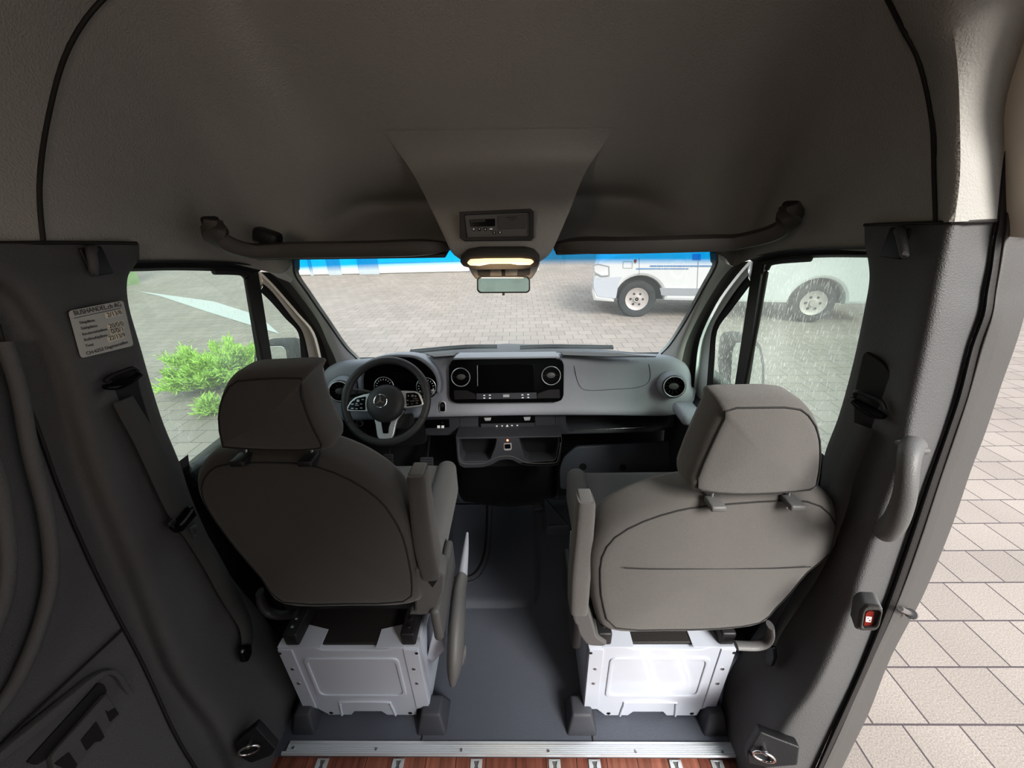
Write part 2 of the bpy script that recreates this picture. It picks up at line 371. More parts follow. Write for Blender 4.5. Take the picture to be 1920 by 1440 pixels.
# ---- rear headliner / side lining behind the arch
prof = [(-.895, 1.475), (-.893, 1.60), (-.88, 1.73), (-.845, 1.86), (-.77, 1.965), (-.63, 2.035), (-.4, 2.075), (0, 2.09)]
prof = prof + [(-a, b) for a, b in prof[-2::-1]]
rows = [[V(p) for p in ap]]
rows[0] = [V((p.x, p.y, p.z)) for p in rows[0]]
rows[0] = rows[0][:8] + rows[0][8:] if len(rows[0]) == len(prof) else rows[0]
ap2 = [V(p) for p in arch[:7]] + [V((0, 1.1, 2.085))] + [mir(p) for p in arch[:7][::-1]]
lrows = [ap2]
for y in (.55, .0, -1.0, -2.2): lrows.append([V((a, y, b)) for a, b in prof])
# left half + roof only up to the door opening on the right side
full = loft('ceiling_rear', lrows, M['head'], nu=4, nv=1); S(full); full.name = 'ceiling'; full['label'] = 'dark grey roof lining over the rear cabin'
# remove the part of the right side that is open (sliding door) : x>.85 handled by the door frame below

# outer roof skin keeps daylight out
ro = [[V((x, y, z)) for x, z in [(-.99, .85), (-.985, 1.4), (-.93, 1.9), (-.7, 2.16), (0, 2.2), (.7, 2.16), (.93, 1.9), (.985, 1.5)]] for y in (.98, .3, -.6, -2.3)]
ro2 = [[V((x, y, z)) for x, z in [(-.99, 1.47), (-.96, 1.65), (-.92, 1.9), (-.7, 2.16), (0, 2.2), (.7, 2.16), (.92, 1.9), (.96, 1.65), (.99, 1.47)]] for y in (.98,)]
ro2.append([V(p) for p in [(-.95, 1.3, 1.42), (-.93, 1.35, 1.6), (-.88, 1.4, 1.8), (-.66, 1.45, 1.95), (0, 1.48, 1.98), (.66, 1.45, 1.95), (.88, 1.4, 1.8), (.93, 1.35, 1.6), (.95, 1.3, 1.42)]])
ro2.append([V(p) for p in [(-.90, 1.55, 1.40), (-.86, 1.60, 1.46), (-.8, 1.66, 1.52), (-.6, 1.84, 1.64), (0, 1.86, 1.65), (.6, 1.84, 1.64), (.8, 1.66, 1.52), (.86, 1.60, 1.46), (.90, 1.55, 1.40)]])
ro2.append([V(p) for p in [(-.89, 1.56, 1.39), (-.84, 1.60, 1.41), (-.76, 1.64, 1.44), (-.6, 1.82, 1.49), (0, 1.84, 1.49), (.6, 1.82, 1.49), (.76, 1.64, 1.44), (.84, 1.60, 1.41), (.89, 1.56, 1.39)]])
ro2.append([V(p) for p in [(-.86, 1.51, 1.37), (-.8, 1.50, 1.37), (-.7, 1.46, 1.385), (-.5, 1.46, 1.395), (0, 1.47, 1.40), (.5, 1.46, 1.395), (.7, 1.46, 1.385), (.8, 1.50, 1.37), (.86, 1.51, 1.37)]])
body = thing('van_body', 'cream white outer roof and side skin of the van around the cab', 'van body', (0, 0, -.3), kind='structure')
loft('roof_skin', ro2, M['body'], body, nu=3, nv=1)
loft('roof_skin', [[V((x, y, z)) for x, z in [(-.99, 1.47), (-.96, 1.65), (-.92, 1.9), (-.7, 2.16), (0, 2.2), (.7, 2.16), (.84, 2.03), (.90, 1.95), (.93, 1.90)]] for y in (.98, -2.3)], M['body'], body, nu=1)
loft('roof_skin', [[V((x, y, z)) for x, z in [(.92, 1.9), (.96, 1.65), (.99, 1.47)]] for y in (.98, .74)], M['body'], body)
loft('roof_skin', [[V((x, y, z)) for x, z in [(.92, 1.9), (.96, 1.65), (.99, 1.47)]] for y in (-.9, -2.3)], M['body'], body)
loft('side_panel', [[V((-.99, y, z)) for z in (-.35, .5, 1.47)] for y in (.6, -2.3)], M['body'], body)

# ---- B-pillar panels
def zx(z, s=1, deep=0.):
    """inner face of the B-pillar trim: |x| as a function of z"""
    t = min(1, max(0, z / .75)); t = t * t * (3 - 2 * t); return s * (.715 + (.875 - .715) * t + deep)
def pil(px, py, s, deep, it=6):
    z = 1.0
    for _ in range(it):
        p = at(px, py, x=zx(z, s, deep)); z = p.z
    return p
tabL = [((256, 457), (-80, 457), (-260, 457)), ((257, 485), (-30, 500), (-160, 540)), ((250, 500), (48, 536), (-20, 590)), ((238, 525), (92, 595), (2, 630)), ((241, 575), (125, 650), (20, 690)),
        ((262, 650), (150, 720), (42, 740)), ((300, 780), (168, 790), (66, 790)), ((335, 868), (200, 890), (105, 900)), ((368, 960), (248, 1009), (150, 1010)), ((425, 1075), (290, 1120), (206, 1128)),
        ((500, 1170), (348, 1262), (270, 1250)), ((553, 1270), (413, 1345), (325, 1370)), ((552, 1340), (440, 1395), (366, 1440)), ((535, 1395), (470, 1470), (420, 1520)), ((505, 1470), (500, 1540), (470, 1600))]
rows = []
for f, r, s in tabL:
    zf = pil(*f, -1, 0); fr0 = V((zf.x - .05, zf.y + .03, zf.z)); r0 = pil(*r, -1, -.012); s0 = pil(*s, -1, .03)
    mid = zf.lerp(r0, .5); mid.x -= .004
    rows.append([fr0, zf, mid, r0, r0.lerp(s0, .35) + V((-.022, 0, 0)), s0])
bl = S(loft('trim_2', rows, M['pillar'], nu=4, nv=5)); bl['label'] = 'black B pillar trim on the left'
tabR = [((1621, 423), (1783, 419), (1869, 413)), ((1622, 460), (1776, 455), (1862, 450)), ((1628, 490), (1769, 487), (1856, 500)), ((1630, 525), (1758, 540), (1847, 545)), ((1622, 575), (1748, 591), (1840, 590)),
        ((1600, 680), (1730, 678), (1818, 650)), ((1573, 780), (1710, 765), (1795, 740)), ((1545, 860), (1690, 868), (1769, 817)), ((1530, 960), (1655, 965), (1739, 900)), ((1490, 1075), (1618, 1070), (1697, 1024)),
        ((1430, 1170), (1575, 1190), (1656, 1140)), ((1365, 1270), (1520, 1300), (1611, 1256)), ((1352, 1345), (1470, 1365), (1562, 1365)), ((1368, 1395), (1440, 1430), (1520, 1460)), ((1392, 1470), (1425, 1500), (1490, 1530))]
rows = []; sealR = []
for f, r, s in tabR:
    zf = pil(*f, 1, 0); fr0 = V((zf.x + .05, zf.y + .03, zf.z)); r0 = pil(*r, 1, -.012); s0 = pil(*s, 1, .10)
    mid = zf.lerp(r0, .5); mid.x += .004; sealR.append(s0)
    rows.append([fr0, zf, mid, r0 + V((0, .012, 0)), r0.lerp(s0, .3) + V((-.003, -.004, 0)), s0])
br_ = S(loft('trim_3', rows, M['pillar'], nu=4, nv=5)); br_['label'] = 'black B pillar trim on the right beside the open doorway'
# top edges of the pillar trims
S(sweep('trim_4', [pil(256, 456, -1, -.004), pil(120, 455, -1, -.004), pil(-80, 457, -1, -.004)], (.004, .004), M['seal'], n=3))
S(sweep('trim_5', [pil(1621, 422, 1, -.004), pil(1700, 419, 1, -.004), pil(1783, 417, 1, -.012), pil(1866, 414, 1, .085)], (.0035, .0035), M['seal'], n=3))
# sliding door opening on the right: rubber seal, painted flange
out_px = [(1990, -60), (1968, 70), (1940, 200), (1925, 300), (1921, 430), (1915, 452), (1905, 500), (1895, 545), (1888, 590), (1872, 650), (1842, 737), (1814, 824), (1786, 900), (1750, 1009), (1697, 1140), (1637, 1256), (1596, 1361), (1562, 1432), (1530, 1500)]
mid_px = [(1958, -60), (1932, 70), (1906, 200), (1893, 300), (1886, 413), (1879, 455), (1873, 500), (1866, 545), (1859, 590), (1838, 650), (1815, 740), (1789, 817), (1761, 900), (1720, 1024), (1678, 1140), (1628, 1256), (1578, 1365), (1536, 1455), (1500, 1530)]
sealR2 = [pil(1893, 180, 1, .03)] + [pil(1883, 300, 1, .045)] + sealR[:]
sr = []
inn = [(1940, -60), (1916, 70), (1892, 200), (1880, 300), (1869, 413), (1862, 450), (1856, 500), (1847, 545), (1840, 590), (1818, 650), (1795, 740), (1769, 817), (1739, 900), (1697, 1024), (1656, 1140), (1611, 1256), (1562, 1365), (1520, 1460), (1480, 1530)]
rws = []
for a, b, c in zip(inn, mid_px, out_px):
    A_, B_, C_ = pil(*a, 1, .098), pil(*b, 1, .108), pil(*c, 1, .15)
    rws.append([A_, A_.lerp(B_, .5) + V((-.012, -.008, 0)), B_, B_.lerp(C_, .35) + V((-.012, -.006, 0)), B_.lerp(C_, .7) + V((-.006, -.004, 0)), C_, C_ + V((.07, .03, 0))])
S(loft('trim_6', [r[:3] for r in rws], M['seal'], nu=4, nv=4))
o = S(loft('trim_7', [r[2:] for r in rws], M['seal2'], nu=4, nv=4)); o['label'] = 'grey doorway flange beside the open sliding door'
# header of the doorway (upper right corner) and rear right lining
hp = [rws[0][0], pil(1893, 200, 1, .03), V((.84, .60, 1.85)), V((.80, .35, 1.93)), V((.79, -.8, 1.95))]
0 and S(sweep('trim_8', [rws[1][1], rws[0][1], pil(1910, 200, 1, .02), V((.86, .58, 1.80)), V((.80, .35, 1.90)), V((.79, -.9, 1.92))], (.02, .014), M['seal'], n=5))
# trim the rear lining so that the doorway stays open on the right
me = full.data; bm = bmesh.new(); bm.from_mesh(me)
kill = [f for f in bm.faces if f.calc_center_median().x > .70 and f.calc_center_median().z < 2.0 and f.calc_center_median().y > -.9]
bmesh.ops.delete(bm, geom=kill, context='FACES'); bm.to_mesh(me); bm.free()
# lining between arch and doorway, right
rws2 = []
for (a, b, c) in [((1755, 417), (1790, 416), (1869, 413)), ((1752, 330), (1800, 330), (1880, 300)), ((1748, 230), (1800, 230), (1890, 200)), ((1725, 120), (1795, 120), (1915, 90)), ((1690, 50), (1780, 30), (1935, -40)), ((1640, -40), (1740, -80), (1925, -110)), ((1560, -130), (1700, -220), (1960, -300))]:
    z = 1.5 if a[1] > 300 else 1.7
    xa = .872 if a[1] > 200 else (.85 if a[1] > 80 else .81)
    rws2.append([at(*a, x=xa), at(*b, x=xa - .012), at(*c, x=xa + .09)])
S(tube('trim_17', [r[0] + V((-.003, -.003, 0)) for r in rws2], .004, M['seal'], n=5))
S(loft('wall_right', rws2, M['head'], nu=5, nv=4))
# ---- left rear wall
def LW(px, py, x=-.895): return at(px, py, x=x)
base = []
seamL = [(-260, 457), (-160, 540), (-20, 590), (2, 630), (20, 690), (42, 740), (66, 790), (105, 900), (150, 1010), (206, 1128), (270, 1250), (325, 1370), (366, 1440), (420, 1520), (470, 1600)]
rr = []
for q in seamL:
    s0 = pil(*q, -1, .03); rr.append([s0, V((s0.x - .004, s0.y - .03, s0.z)), V((-.90 if s0.z > .6 else zx(s0.z, -1, .03), s0.y - .12, s0.z)), V((-.90 if s0.z > .6 else zx(s0.z, -1, .03), -.8, s0.z)), V((-.90, -2.2, s0.z))])
wl = S(loft('wall_left', rr, M['wall'], nv=4)); wl['label'] = 'dark grey moulded side wall at the left edge behind the pillar'
S(tube('trim_9', [pil(*q, -1, .026) for q in seamL[1:]], .0035, M['seal'], n=4))
# window recess rib loops on the left wall
def wpt(px, py, h=0): 
    p = at(px, py, x=-.885 + h); return p
ribo = [(6, 640), (24, 690), (38, 740), (58, 850), (86, 960), (97, 1060), (88, 1130), (62, 1210), (18, 1300), (-60, 1390), (-160, 1480), (-300, 1500)]
ribi = [(-260, 640), (-120, 680), (-45, 760), (-18, 850), (3, 930), (16, 1030), (12, 1110), (-10, 1180), (-50, 1250), (-120, 1320), (-240, 1380)]
sweep('recess_rib', [wpt(*p) for p in ribo], (.012, .012), M['wall'], wl, n=4)
sweep('recess_rib', [wpt(*p, -.002) for p in ribi], (.009, .012), M['wall'], wl, n=4)
sweep('seam', [wpt(229, 1181, -.004), wpt(150, 1255), wpt(60, 1340), wpt(0, 1400), wpt(-120, 1510)], (.003, .003), M['seal'], wl, n=3)

# ---- floor
fl = S(mesh('floor', [V(p) for p in [(-.98, .60, 0), (.98, .60, 0), (.98, 1.75, 0), (.5, 1.82, 0), (-.5, 1.82, 0), (-.98, 1.75, 0)]], [(0, 1, 2, 3, 4, 5)], M['floor'])); fl['label'] = 'dark blue grey rubber cab floor'
ff = S(mesh('floor', [V(p) for p in [(-.96, -2.3, -.012), (.86, -2.3, -.012), (.86, .62, -.012), (-.96, .62, -.012)]], [(0, 1, 2, 3)], M['wood'])); ff['label'] = 'reddish wood plank floor of the rear cabin'
mesh('underside', [V(p) for p in [(-.97, -2.3, -.06), (.9, -2.3, -.06), (.9, 1.95, -.06), (-.97, 1.95, -.06)]], [(0, 1, 2, 3)], M['dark'], body)
mesh('sill', [V(p) for p in [(.86, -2.3, -.012), (.95, -2.3, -.02), (.95, -2.3, -.3), (.95, .62, -.3), (.95, .62, -.02), (.86, .62, -.012)]], [(0, 1, 4, 5), (1, 2, 3, 4)], M['seal2'], body)
# firewall, cowl, lower door skins
fw = S(loft('wall_front', [[V((x, y, z)) for y, z in [(1.80, -.02), (1.93, .18), (1.96, .6), (1.93, .82)]] for x in (-1, 0, 1)], M['dark'], nu=3)); fw['label'] = 'dark footwell bulkhead under the dashboard'
# raised engine tunnel with curved front edge
tn = []
for x, y0 in [(-.33, 1.86), (-.27, 1.74), (-.17, 1.68), (0, 1.655), (.17, 1.68), (.26, 1.73), (.29, 1.86)]:
    tn.append([V((x, y0, .0)), V((x * .99, y0 + .012, .012)), V((x * .98, y0 + .03, .06)), V((x * .95, y0 + .05, .25)), V((x * .95, y0 + .08, .55))])
tt = S(loft('trim_10', tn, M['dark'], nu=3, nv=5)); tt['label'] = 'dark engine tunnel cover under the centre console'
sweep('edge_bead', [V((x, y0 - .012, .006)) for x, y0 in [(-.33, 1.86), (-.27, 1.74), (-.17, 1.68), (0, 1.655), (.17, 1.68), (.26, 1.73), (.285, 1.86)]], (.012, .008), M['floor'], tt, n=5)
# ---- floor mouldings
def groove(name, pts, r, m, z=.019, n=6, parent=None): return sweep(name, [V((*at(*p, z=z).xy, z)) for p in pts], (r, r * .5), m, parent if parent else fl, n=n)
groove('mat_groove', [(914, 935), (912, 1000), (906, 1045), (890, 1075), (868, 1083), (840, 1084)], .006, M['seal'])
groove('mat_groove', [(924, 935), (920, 1000), (914, 1050), (896, 1084), (868, 1093), (840, 1094)], .004, M['dashlow'])
groove('floor_joint', [(803, 1300), (797, 1350), (790, 1388)], .0022, M['seal'], z=.001, n=3)
groove('floor_joint', [(1104, 1300), (1107, 1345), (1112, 1391)], .0022, M['seal'], z=.001, n=3)
# raised tunnel plateau with a rounded edge along the right, and the step in front of the passenger seat
pq = [(840, 1141), (965, 1141), (1006, 1136), (1014, 1105), (1013, 1060), (1011, 1003), (1005, 940), (840, 940)]
q2 = fillet([tuple(at(*p, z=.0).xy) for p in pq], .05, 6)
rows = [[V((a, b, z)) for a, b in inset(q2, ins)] for ins, z in [(0, .0005), (.008, .004), (.02, .013), (.032, .017), (.045, .018)]]
loft('tunnel_plateau', rows, M['floor'], fl, cu=True, caps=True)
stp = [(1020, 1004), (1076, 1002), (1070, 940), (1014, 940)]
q3 = fillet([tuple(at(*p, z=.0).xy) for p in stp], .03, 5)
rows = [[V((a, b, z)) for a, b in inset(q3, ins)] for ins, z in [(0, .0005), (.006, .012), (.014, .034), (.022, .04), (.03, .041)]]
loft('floor_step', rows, M['floor'], fl, cu=True, caps=True)
# passenger footrest board with two plugs
pf = thing('footrest_board', 'dark footrest board with two round plugs in the passenger footwell', 'footrest', tuple(at(1130, 918, y=1.66)))
fr = Fr(at(1130, 918, y=1.66), (1, 0, 0), (0, .28, 1))
plate('board', [(1050, 918), (1049, 880), (1056, 858), (1080, 838), (1270, 828), (1285, 920)], fr, .03, M['floor'], pf, bev=.005, r=.02)
for px, py in [(1093, 875), (1168, 876)]:
    u, v = fr.uv(px, py); b = disc('plug', fr, u, v, [(.019, -.002), (.019, .004), (.013, .004), (.011, .0005), (.001, .0005)], M['dark'], pf)
# ---- aluminium threshold strip
th = thing('threshold_strip', 'ribbed aluminium threshold strip across the floor behind the seats', 'threshold strip', (0, .62, 0))
x0, x1 = at(545, 1389, z=.004).x, at(1372, 1392, z=.004).x; ya, yb = .638, at(960, 1418, z=.004).y
sec = []
pr = [(ya, .0), (ya, .005), (ya - .006, .006)]
for i in range(6):
    y = ya - .009 - i * .0045; pr += [(y, .006), (y - .001, .0085), (y - .0025, .0085), (y - .0035, .006)]
pr += [(yb + .003, .006), (yb, .001)]
loft('strip', [[V((x + (.012 if i == 0 else -.012) * (0 if y > yb + .01 else -1), y, z)) for y, z in pr] for i, x in enumerate((x0, x1))], M['alu'], th, ang=20)
for px, py in [(550, 1402), (705, 1404), (865, 1406), (1028, 1408), (1192, 1409), (1355, 1410)]:
    p = at(px, py, z=.009); f2 = Fr((p.x, p.y, .0085), (1, 0, 0), (0, 1, 0)); sc = disc('screw', f2, 0, 0, [(.0045, -.001), (.004, .0012), (.001, .0016)], M['steel'], th, n=12)
# ---- floor rails
for i, px in enumerate([603, 746, 893, 1040, 1115, 1267, 1345]):
    p = at(px, 1432, z=-.01); q = at(px, 1418, z=-.01); x = p.x
    t = thing('floor_rail', None, 'floor rail', (x, .585, -.012), 'floor rails in the wood floor')
    t['label'] = 'silver seat rail with scalloped slot sunk in the wood floor'
    w = .018; L0, L1 = yb - .001, -2.2; hole = []
    n = 34; 
    fz = Fr((x, 0, -.009), (1, 0, 0), (0, 1, 0))
    ys = [L0 - .004 - .0125 * i for i in range(56)]
    def hw(k): return .0085 if k % 2 == 0 else .0045
    holes = [(hw(k), y) for k, y in enumerate(ys)] + [(-hw(k), y) for k, y in reversed(list(enumerate(ys)))]
    plate('track', [[(-w, L1), (w, L1), (w, L0), (-w, L0)], holes], fz, .004, M['alu'], t, bev=.0005, px=False)
    mesh('slot_bottom', [V((x - .011, L1, -.0115)), V((x + .011, L1, -.0115)), V((x + .011, L0, -.0115)), V((x - .011, L0, -.0115))], [(0, 1, 2, 3)], M['gplast'], t)

# rear end of the cabin closes the van behind the doorway
bw = S(loft('wall_back', [[V((x, -2.3, z)) for z in (-.02, .9)] for x in (-.95, 0, .95)], M['wall'])); bw['label'] = 'dark rear wall of the cabin'
loft('upper_rear', [[V((x, -2.3, z)) for z in (1.58, 2.15)] for x in (-.95, 0, .95)], M['wall'], bw)
mesh('rear_pane', [V(p) for p in [(-.62, -2.29, .9), (.62, -2.29, .9), (.62, -2.29, 1.58), (-.62, -2.29, 1.58)]], [(0, 1, 2, 3)], M['priv'], bw)
for x in (-.8, .8): rbox('rear_post', (x, -2.3, 1.2), (.36, .04, .8), M['wall'], bw, bev=.01)
rs = S(loft('wall_right', [[V((.905, y, z)) for z in (-.02, .8, 1.5)] for y in (-.9, -2.3)], M['wall'])); rs['label'] = 'dark right side wall behind the doorway'
loft('side_panel', [[V((.99, y, z)) for z in (-.35, .5, 1.47)] for y in (-.9, -2.3)], M['body'], body)
# ================================================================== WINDSCREEN, A PILLARS, FRONT DOORS
wsL = [(548, 475), (550, 492), (554, 517), (575, 548), (614, 604), (647, 651), (669, 673)]
wsR = [(1343, 462), (1344, 478), (1342, 500), (1318, 543), (1287, 600), (1257, 646), (1240, 664)]
def wsy(py, m): # depth along the windscreen edge
    return m[0] + (m[1] - m[0]) * (py - 485) / (668 - 485)
EL = [at(px, py, y=wsy(py, (1.375, 1.80))) for px, py in wsL]
ER = [at(px, py, y=wsy(py, (1.375, 1.80))) for px, py in wsR]
rows = []
for i, (a, b) in enumerate(zip(EL, ER)):
    r = []
    for j in range(13):
        t = j / 12; p = a.lerp(b, t); q = 4 * t * (1 - t); p.y += .075 * q; p.z += .02 * q * (i / 6) ; r.append(p)
    rows.append(r)
e0 = [p + V((0, -.03, .045)) for p in rows[0]]
wn = loft('window_1', rows + [[p + V((0, .05, -.05)) for p in rows[-1]]], M['ws']); S(wn); wn['label'] = 'wide windscreen with blue tinted top band'
# black print border of the screen
S(sweep('trim_11', EL, (.004, .004), M['seal'], n=4)); S(sweep('trim_12', ER, (.004, .004), M['seal'], n=4))
# cowl outside
cw = loft('cowl', [[V((-1.0, 1.80, .78)), V((-.7, 1.85, .80)), V((0, 1.93, .83)), V((.7, 1.85, .80)), V((1.0, 1.80, .78))], [V((-1.0, 2.0, .70)), V((-.7, 2.1, .72)), V((0, 2.25, .74)), V((.7, 2.1, .72)), V((1.0, 2.0, .70))], [V((-1.0, 2.05, .0)), V((-.7, 2.2, .0)), V((0, 2.4, .0)), V((.7, 2.2, .0)), V((1.0, 2.05, .0))]], M['dashlow'], body, nu=3, nv=2)
mt = {}
for s, nm in ((-1, 'L'), (1, 'R')):
    X = .905 * s
    if s < 0:
        glassq = [(487, 546), (508, 566), (535, 597), (559, 624), (564, 665), (568, 700), (572, 760)]
        blk = [(492, 531), (511, 548), (546, 593), (568, 624), (580, 674), (585, 700), (592, 760)]
        bei = [(484, 511), (513, 540), (556, 589), (585, 624), (599, 674), (606, 712), (612, 765)]
        drk = [(528, 514), (556, 546), (595, 600), (614, 641), (629, 674), (634, 696), (636, 730)]
        ws = EL[1:]
        bodym = M['body']
    else:
        glassq = [(1410, 530), (1396, 549), (1372, 581), (1345, 620), (1340, 677), (1335, 740), (1333, 775)]
        blk = [(1404, 515), (1388, 533), (1362, 570), (1337, 613), (1330, 660), (1324, 740), (1322, 775)]
        bei = [(1410, 490), (1380, 525), (1347, 572), (1317, 637), (1308, 700), (1303, 753), (1300, 780)]
        drk = [(1373, 500), (1350, 527), (1312, 590), (1287, 643), (1277, 687), (1274, 710), (1272, 740)]
        ws = ER[1:]
        bodym = M['bodyw']
    G = [at(*p, x=X) for p in glassq]; B = [at(*p, x=X - .006 * s) for p in blk]; W = [at(*p, x=X - .004 * s) for p in bei]
    D = [at(*p, x=X - (.055 + .01 * i) * s) for i, p in enumerate(drk)]
    W2 = [p + V((-.008 * s, .006, 0)) for p in W]
    e = ws[:6] + [ws[-1] + V((0, .04, -.05))]
    # strips
    dr = thing('door_%d' % (1 if s < 0 else 2), None, None, (X, 1.3, .4)); dr['kind'] = 'structure'
    loft('quarter_seal', [G, [g.lerp(b, .5) + V((-.006 * s, 0, 0)) for g, b in zip(G, B)], B], M['seal'], dr, nu=4, nv=3)
    loft('door_frame', [B, [b.lerp(w, .5) + V((-.008 * s, 0, 0)) for b, w in zip(B, W)], W], bodym, dr, nu=4, nv=3)
    loft('weather_seal', [W2, [w.lerp(d, .22) + V((-.012 * s, 0, 0)) for w, d in zip(W2, D)], [w.lerp(d, .45) + V((-.001 * s, 0, 0)) for w, d in zip(W2, D)]], M['seal'], dr, nu=4, nv=3)
    ap_ = loft('trim_%d' % (13 if s < 0 else 14), [[w.lerp(d, .45) for w, d in zip(W2, D)], [w.lerp(d, .75) + V((.004 * s, .004, 0)) for w, d in zip(W2, D)], D], M['seal2'], nu=4, nv=3); S(ap_)
    a2 = loft('trim_%d' % (15 if s < 0 else 16), [D, [d.lerp(q, .45) + V((-.010 * s, -.008, 0)) for d, q in zip(D, e)], e], M['atrim'], nu=4, nv=4); S(a2); a2['label'] = 'light grey A pillar trim beside the windscreen, ' + ('left' if s < 0 else 'right')
    # sheet behind the pillar
    loft('pillar_skin', [[p + V((.03 * s, .02, 0)) for p in W], [p + V((.0, .05, 0)) for p in D], [q + V((0.0, .03, 0)) for q in e]], bodym, body, nu=3)
    fp = [(484, 496), (512, 490), (532, 492), (562, 478), (562, 505), (545, 530), (520, 520)] if s < 0 else [(1412, 478), (1392, 476), (1368, 478), (1330, 462), (1332, 490), (1352, 515), (1380, 506)]
    poly3('corner_filler', [at(*p, y=1.515) for p in fp], M['atrim'], a2)
    # divider bar
    if s < 0: bt, bb, tr, rr_ = [(463, 532), (487, 546)], [(505, 760), (517, 760)], [(60, 506), (240, 509), (330, 507), (430, 510), (458, 517)], [(60, 496), (240, 498), (330, 496), (440, 499), (484, 511)]
    else: bt, bb, tr, rr_ = [(1432, 512), (1410, 530)], [(1393, 760), (1375, 765)], [(1760, 486), (1623, 483), (1540, 483), (1487, 487), (1440, 497)], [(1760, 474), (1620, 472), (1540, 473), (1470, 478), (1410, 490)]
    t1, t2 = at(*bt[0], x=X), at(*bt[1], x=X); b1, b2 = at(*bb[0], x=X), at(*bb[1], x=X)
    dn = V((0, -.12 * 0 - .05, -.25))
    c = [t1.lerp(t2, .5), b1.lerp(b2, .5)]; c.append(c[1] + (c[1] - c[0]) * .6)
    wid = (t1 - t2).length * .42
    c0 = [c[0] + (c[0] - c[1]) * .12] + c
    sweep('divider_bar', c0, [(-.008, -wid), (.012, -wid), (.014, -wid * .3), (.006, -.002), (.006, .002), (.014, wid * .3), (.012, wid), (-.008, wid)] if s > 0 else [(-.012, -wid), (.008, -wid), (.008, wid), (-.012, wid), (-.014, wid * .3), (-.006, .002), (-.006, -.002), (-.014, -wid * .3)], M['seal'], dr, up=(0, 1, 0))
    # upper frame seal
    T = [at(*p, x=X) for p in tr]; Rr = [at(*p, x=X - .01 * s) for p in rr_]
    loft('upper_seal', [T, [a.lerp(b, .5) + V((-.01 * s, 0, 0)) for a, b in zip(T, Rr)], Rr, [r + V((-.02 * s, 0, .012)) for r in Rr]], M['seal'], dr, nu=4, nv=3)
    # corner patch between seal and quarter frame
    if s < 0: cp = [(446, 496), (440, 505), (463, 530), (487, 548), (494, 532), (486, 511), (466, 500)]
    else: cp = [(1452, 480), (1452, 492), (1433, 512), (1409, 532), (1403, 516), (1410, 490), (1430, 483)]
    poly3('door_frame', [at(*p, x=X - .002 * s) for p in cp], bodym, dr)
    if s < 0: cs = [(400, 509), (448, 511), (461, 519), (466, 545), (482, 620), (499, 710), (510, 760)]
    else: cs = [(1520, 484), (1455, 490), (1440, 500), (1433, 530), (1419, 610), (1401, 700), (1389, 765)]
    sweep('upper_seal', [at(*p, x=X - .006 * s) for p in cs], (.007, .010), M['seal'], dr, n=4)
    # glass panes
    gm = M['sgl'] if s < 0 else M['sgr']
    a = X + .012 * s
    g1 = mesh('main_pane', [V((a, .86, 1.46)), V((a, 1.3, 1.40)), c0[0] + V((.012 * s, 0, 0)), V((a, c[2].y, .55)), V((a, .82, .75))], [(0, 1, 2, 3, 4)], gm, dr)
    g2 = mesh('quarter_pane', [c0[0] + V((.012 * s, 0, 0)), V((a, 1.52, 1.26)), V((a, 1.72, 1.0)), V((a, 1.72, .6)), V((a, c[2].y, .55))], [(0, 1, 2, 3, 4)], gm, dr)
    # door lining
    zz = .84
    ln = loft('door_lining', [[V((X, .93, .87)), V((X, 1.0, .86)), V((X, 1.3, .80)), V((X, 1.45, .74)), V((X, 1.80, .70))],
                              [V((X - .045 * s, .93, .855)), V((X - .045 * s, 1.0, .845)), V((X - .045 * s, 1.3, .785)), V((X - .05 * s, 1.45, .72)), V((X - .05 * s, 1.80, .69))],
                              [V((X - .055 * s, .95, .70)), V((X - .055 * s, 1.0, .68)), V((X - .06 * s, 1.3, .66)), V((X - .07 * s, 1.45, .62)), V((X - .07 * s, 1.80, .6))],
                              [V((X - .03 * s, .98, .0)), V((X - .03 * s, 1.0, .0)), V((X - .03 * s, 1.3, .0)), V((X - .03 * s, 1.45, .0)), V((X - .03 * s, 1.80, .0))]], M['dashlow'], dr, nu=3, nv=4)
    loft('inner_panel', [[V((X + .022 * s, y, z)) for y in (.78, 1.2, 1.85)] for z in (.0, .4, .83)], M['dark'], dr)
    loft('inner_panel', [[V((X + .022 * s, y, .83)), V((X + .002 * s, y, .90))] for y in (.78, .94)], M['pillar'], dr)
    rbox('armrest', (X - .075 * s, 1.25, .62), (.08, .42, .06), M['dashlow'], dr, bev=.02)
    ln2 = loft('outer_skin', [[V((X + .03 * s, y, z)) for y in (.84, 1.3, 1.9)] for z in (.86, .3, -.35)], bodym, body)
# switch pod of the right door by the dashboard end
sp_ = rbox('switch_pod', tuple(at(1290, 775, y=1.42)), (.09, .14, .05), M['dash'], bpy.data.objects['door_2'], bev=.02)

# ================================================================== SHELF RAILS, VISORS, CONSOLE
def shelf(name, lab, pts, w=.017):
    t = thing(name, lab, 'shelf rail', tuple(at(*pts[3], y=1.3)), 'shelf rails above the windscreen'); return t
rsec = [(-.032, -.008), (-.028, -.021), (0, -.025), (.024, -.02), (.032, 0), (.024, .02), (0, .025), (-.028, .015)]
lt = shelf('shelf_rail', 'long dark brown-grey shelf rail with curved end bracket left of the roof console', [(0, 0)] * 3 + [(650, 465)])
P_ = [at(399, 412, y=1.16), at(402, 430, y=1.16), at(412, 448, y=1.17), at(440, 463, y=1.19), at(478, 471, y=1.22), at(520, 470, y=1.24), at(560, 469, y=1.25), at(700, 467, y=1.27), at(790, 464, y=1.27), at(838, 462, y=1.30)]
sweep('rail', P_, rsec, M['rail'], lt, n=4, scales=[.85, 1, 1, .95, .9, .95, 1, 1, 1, .55], up=(0, 0, 1))
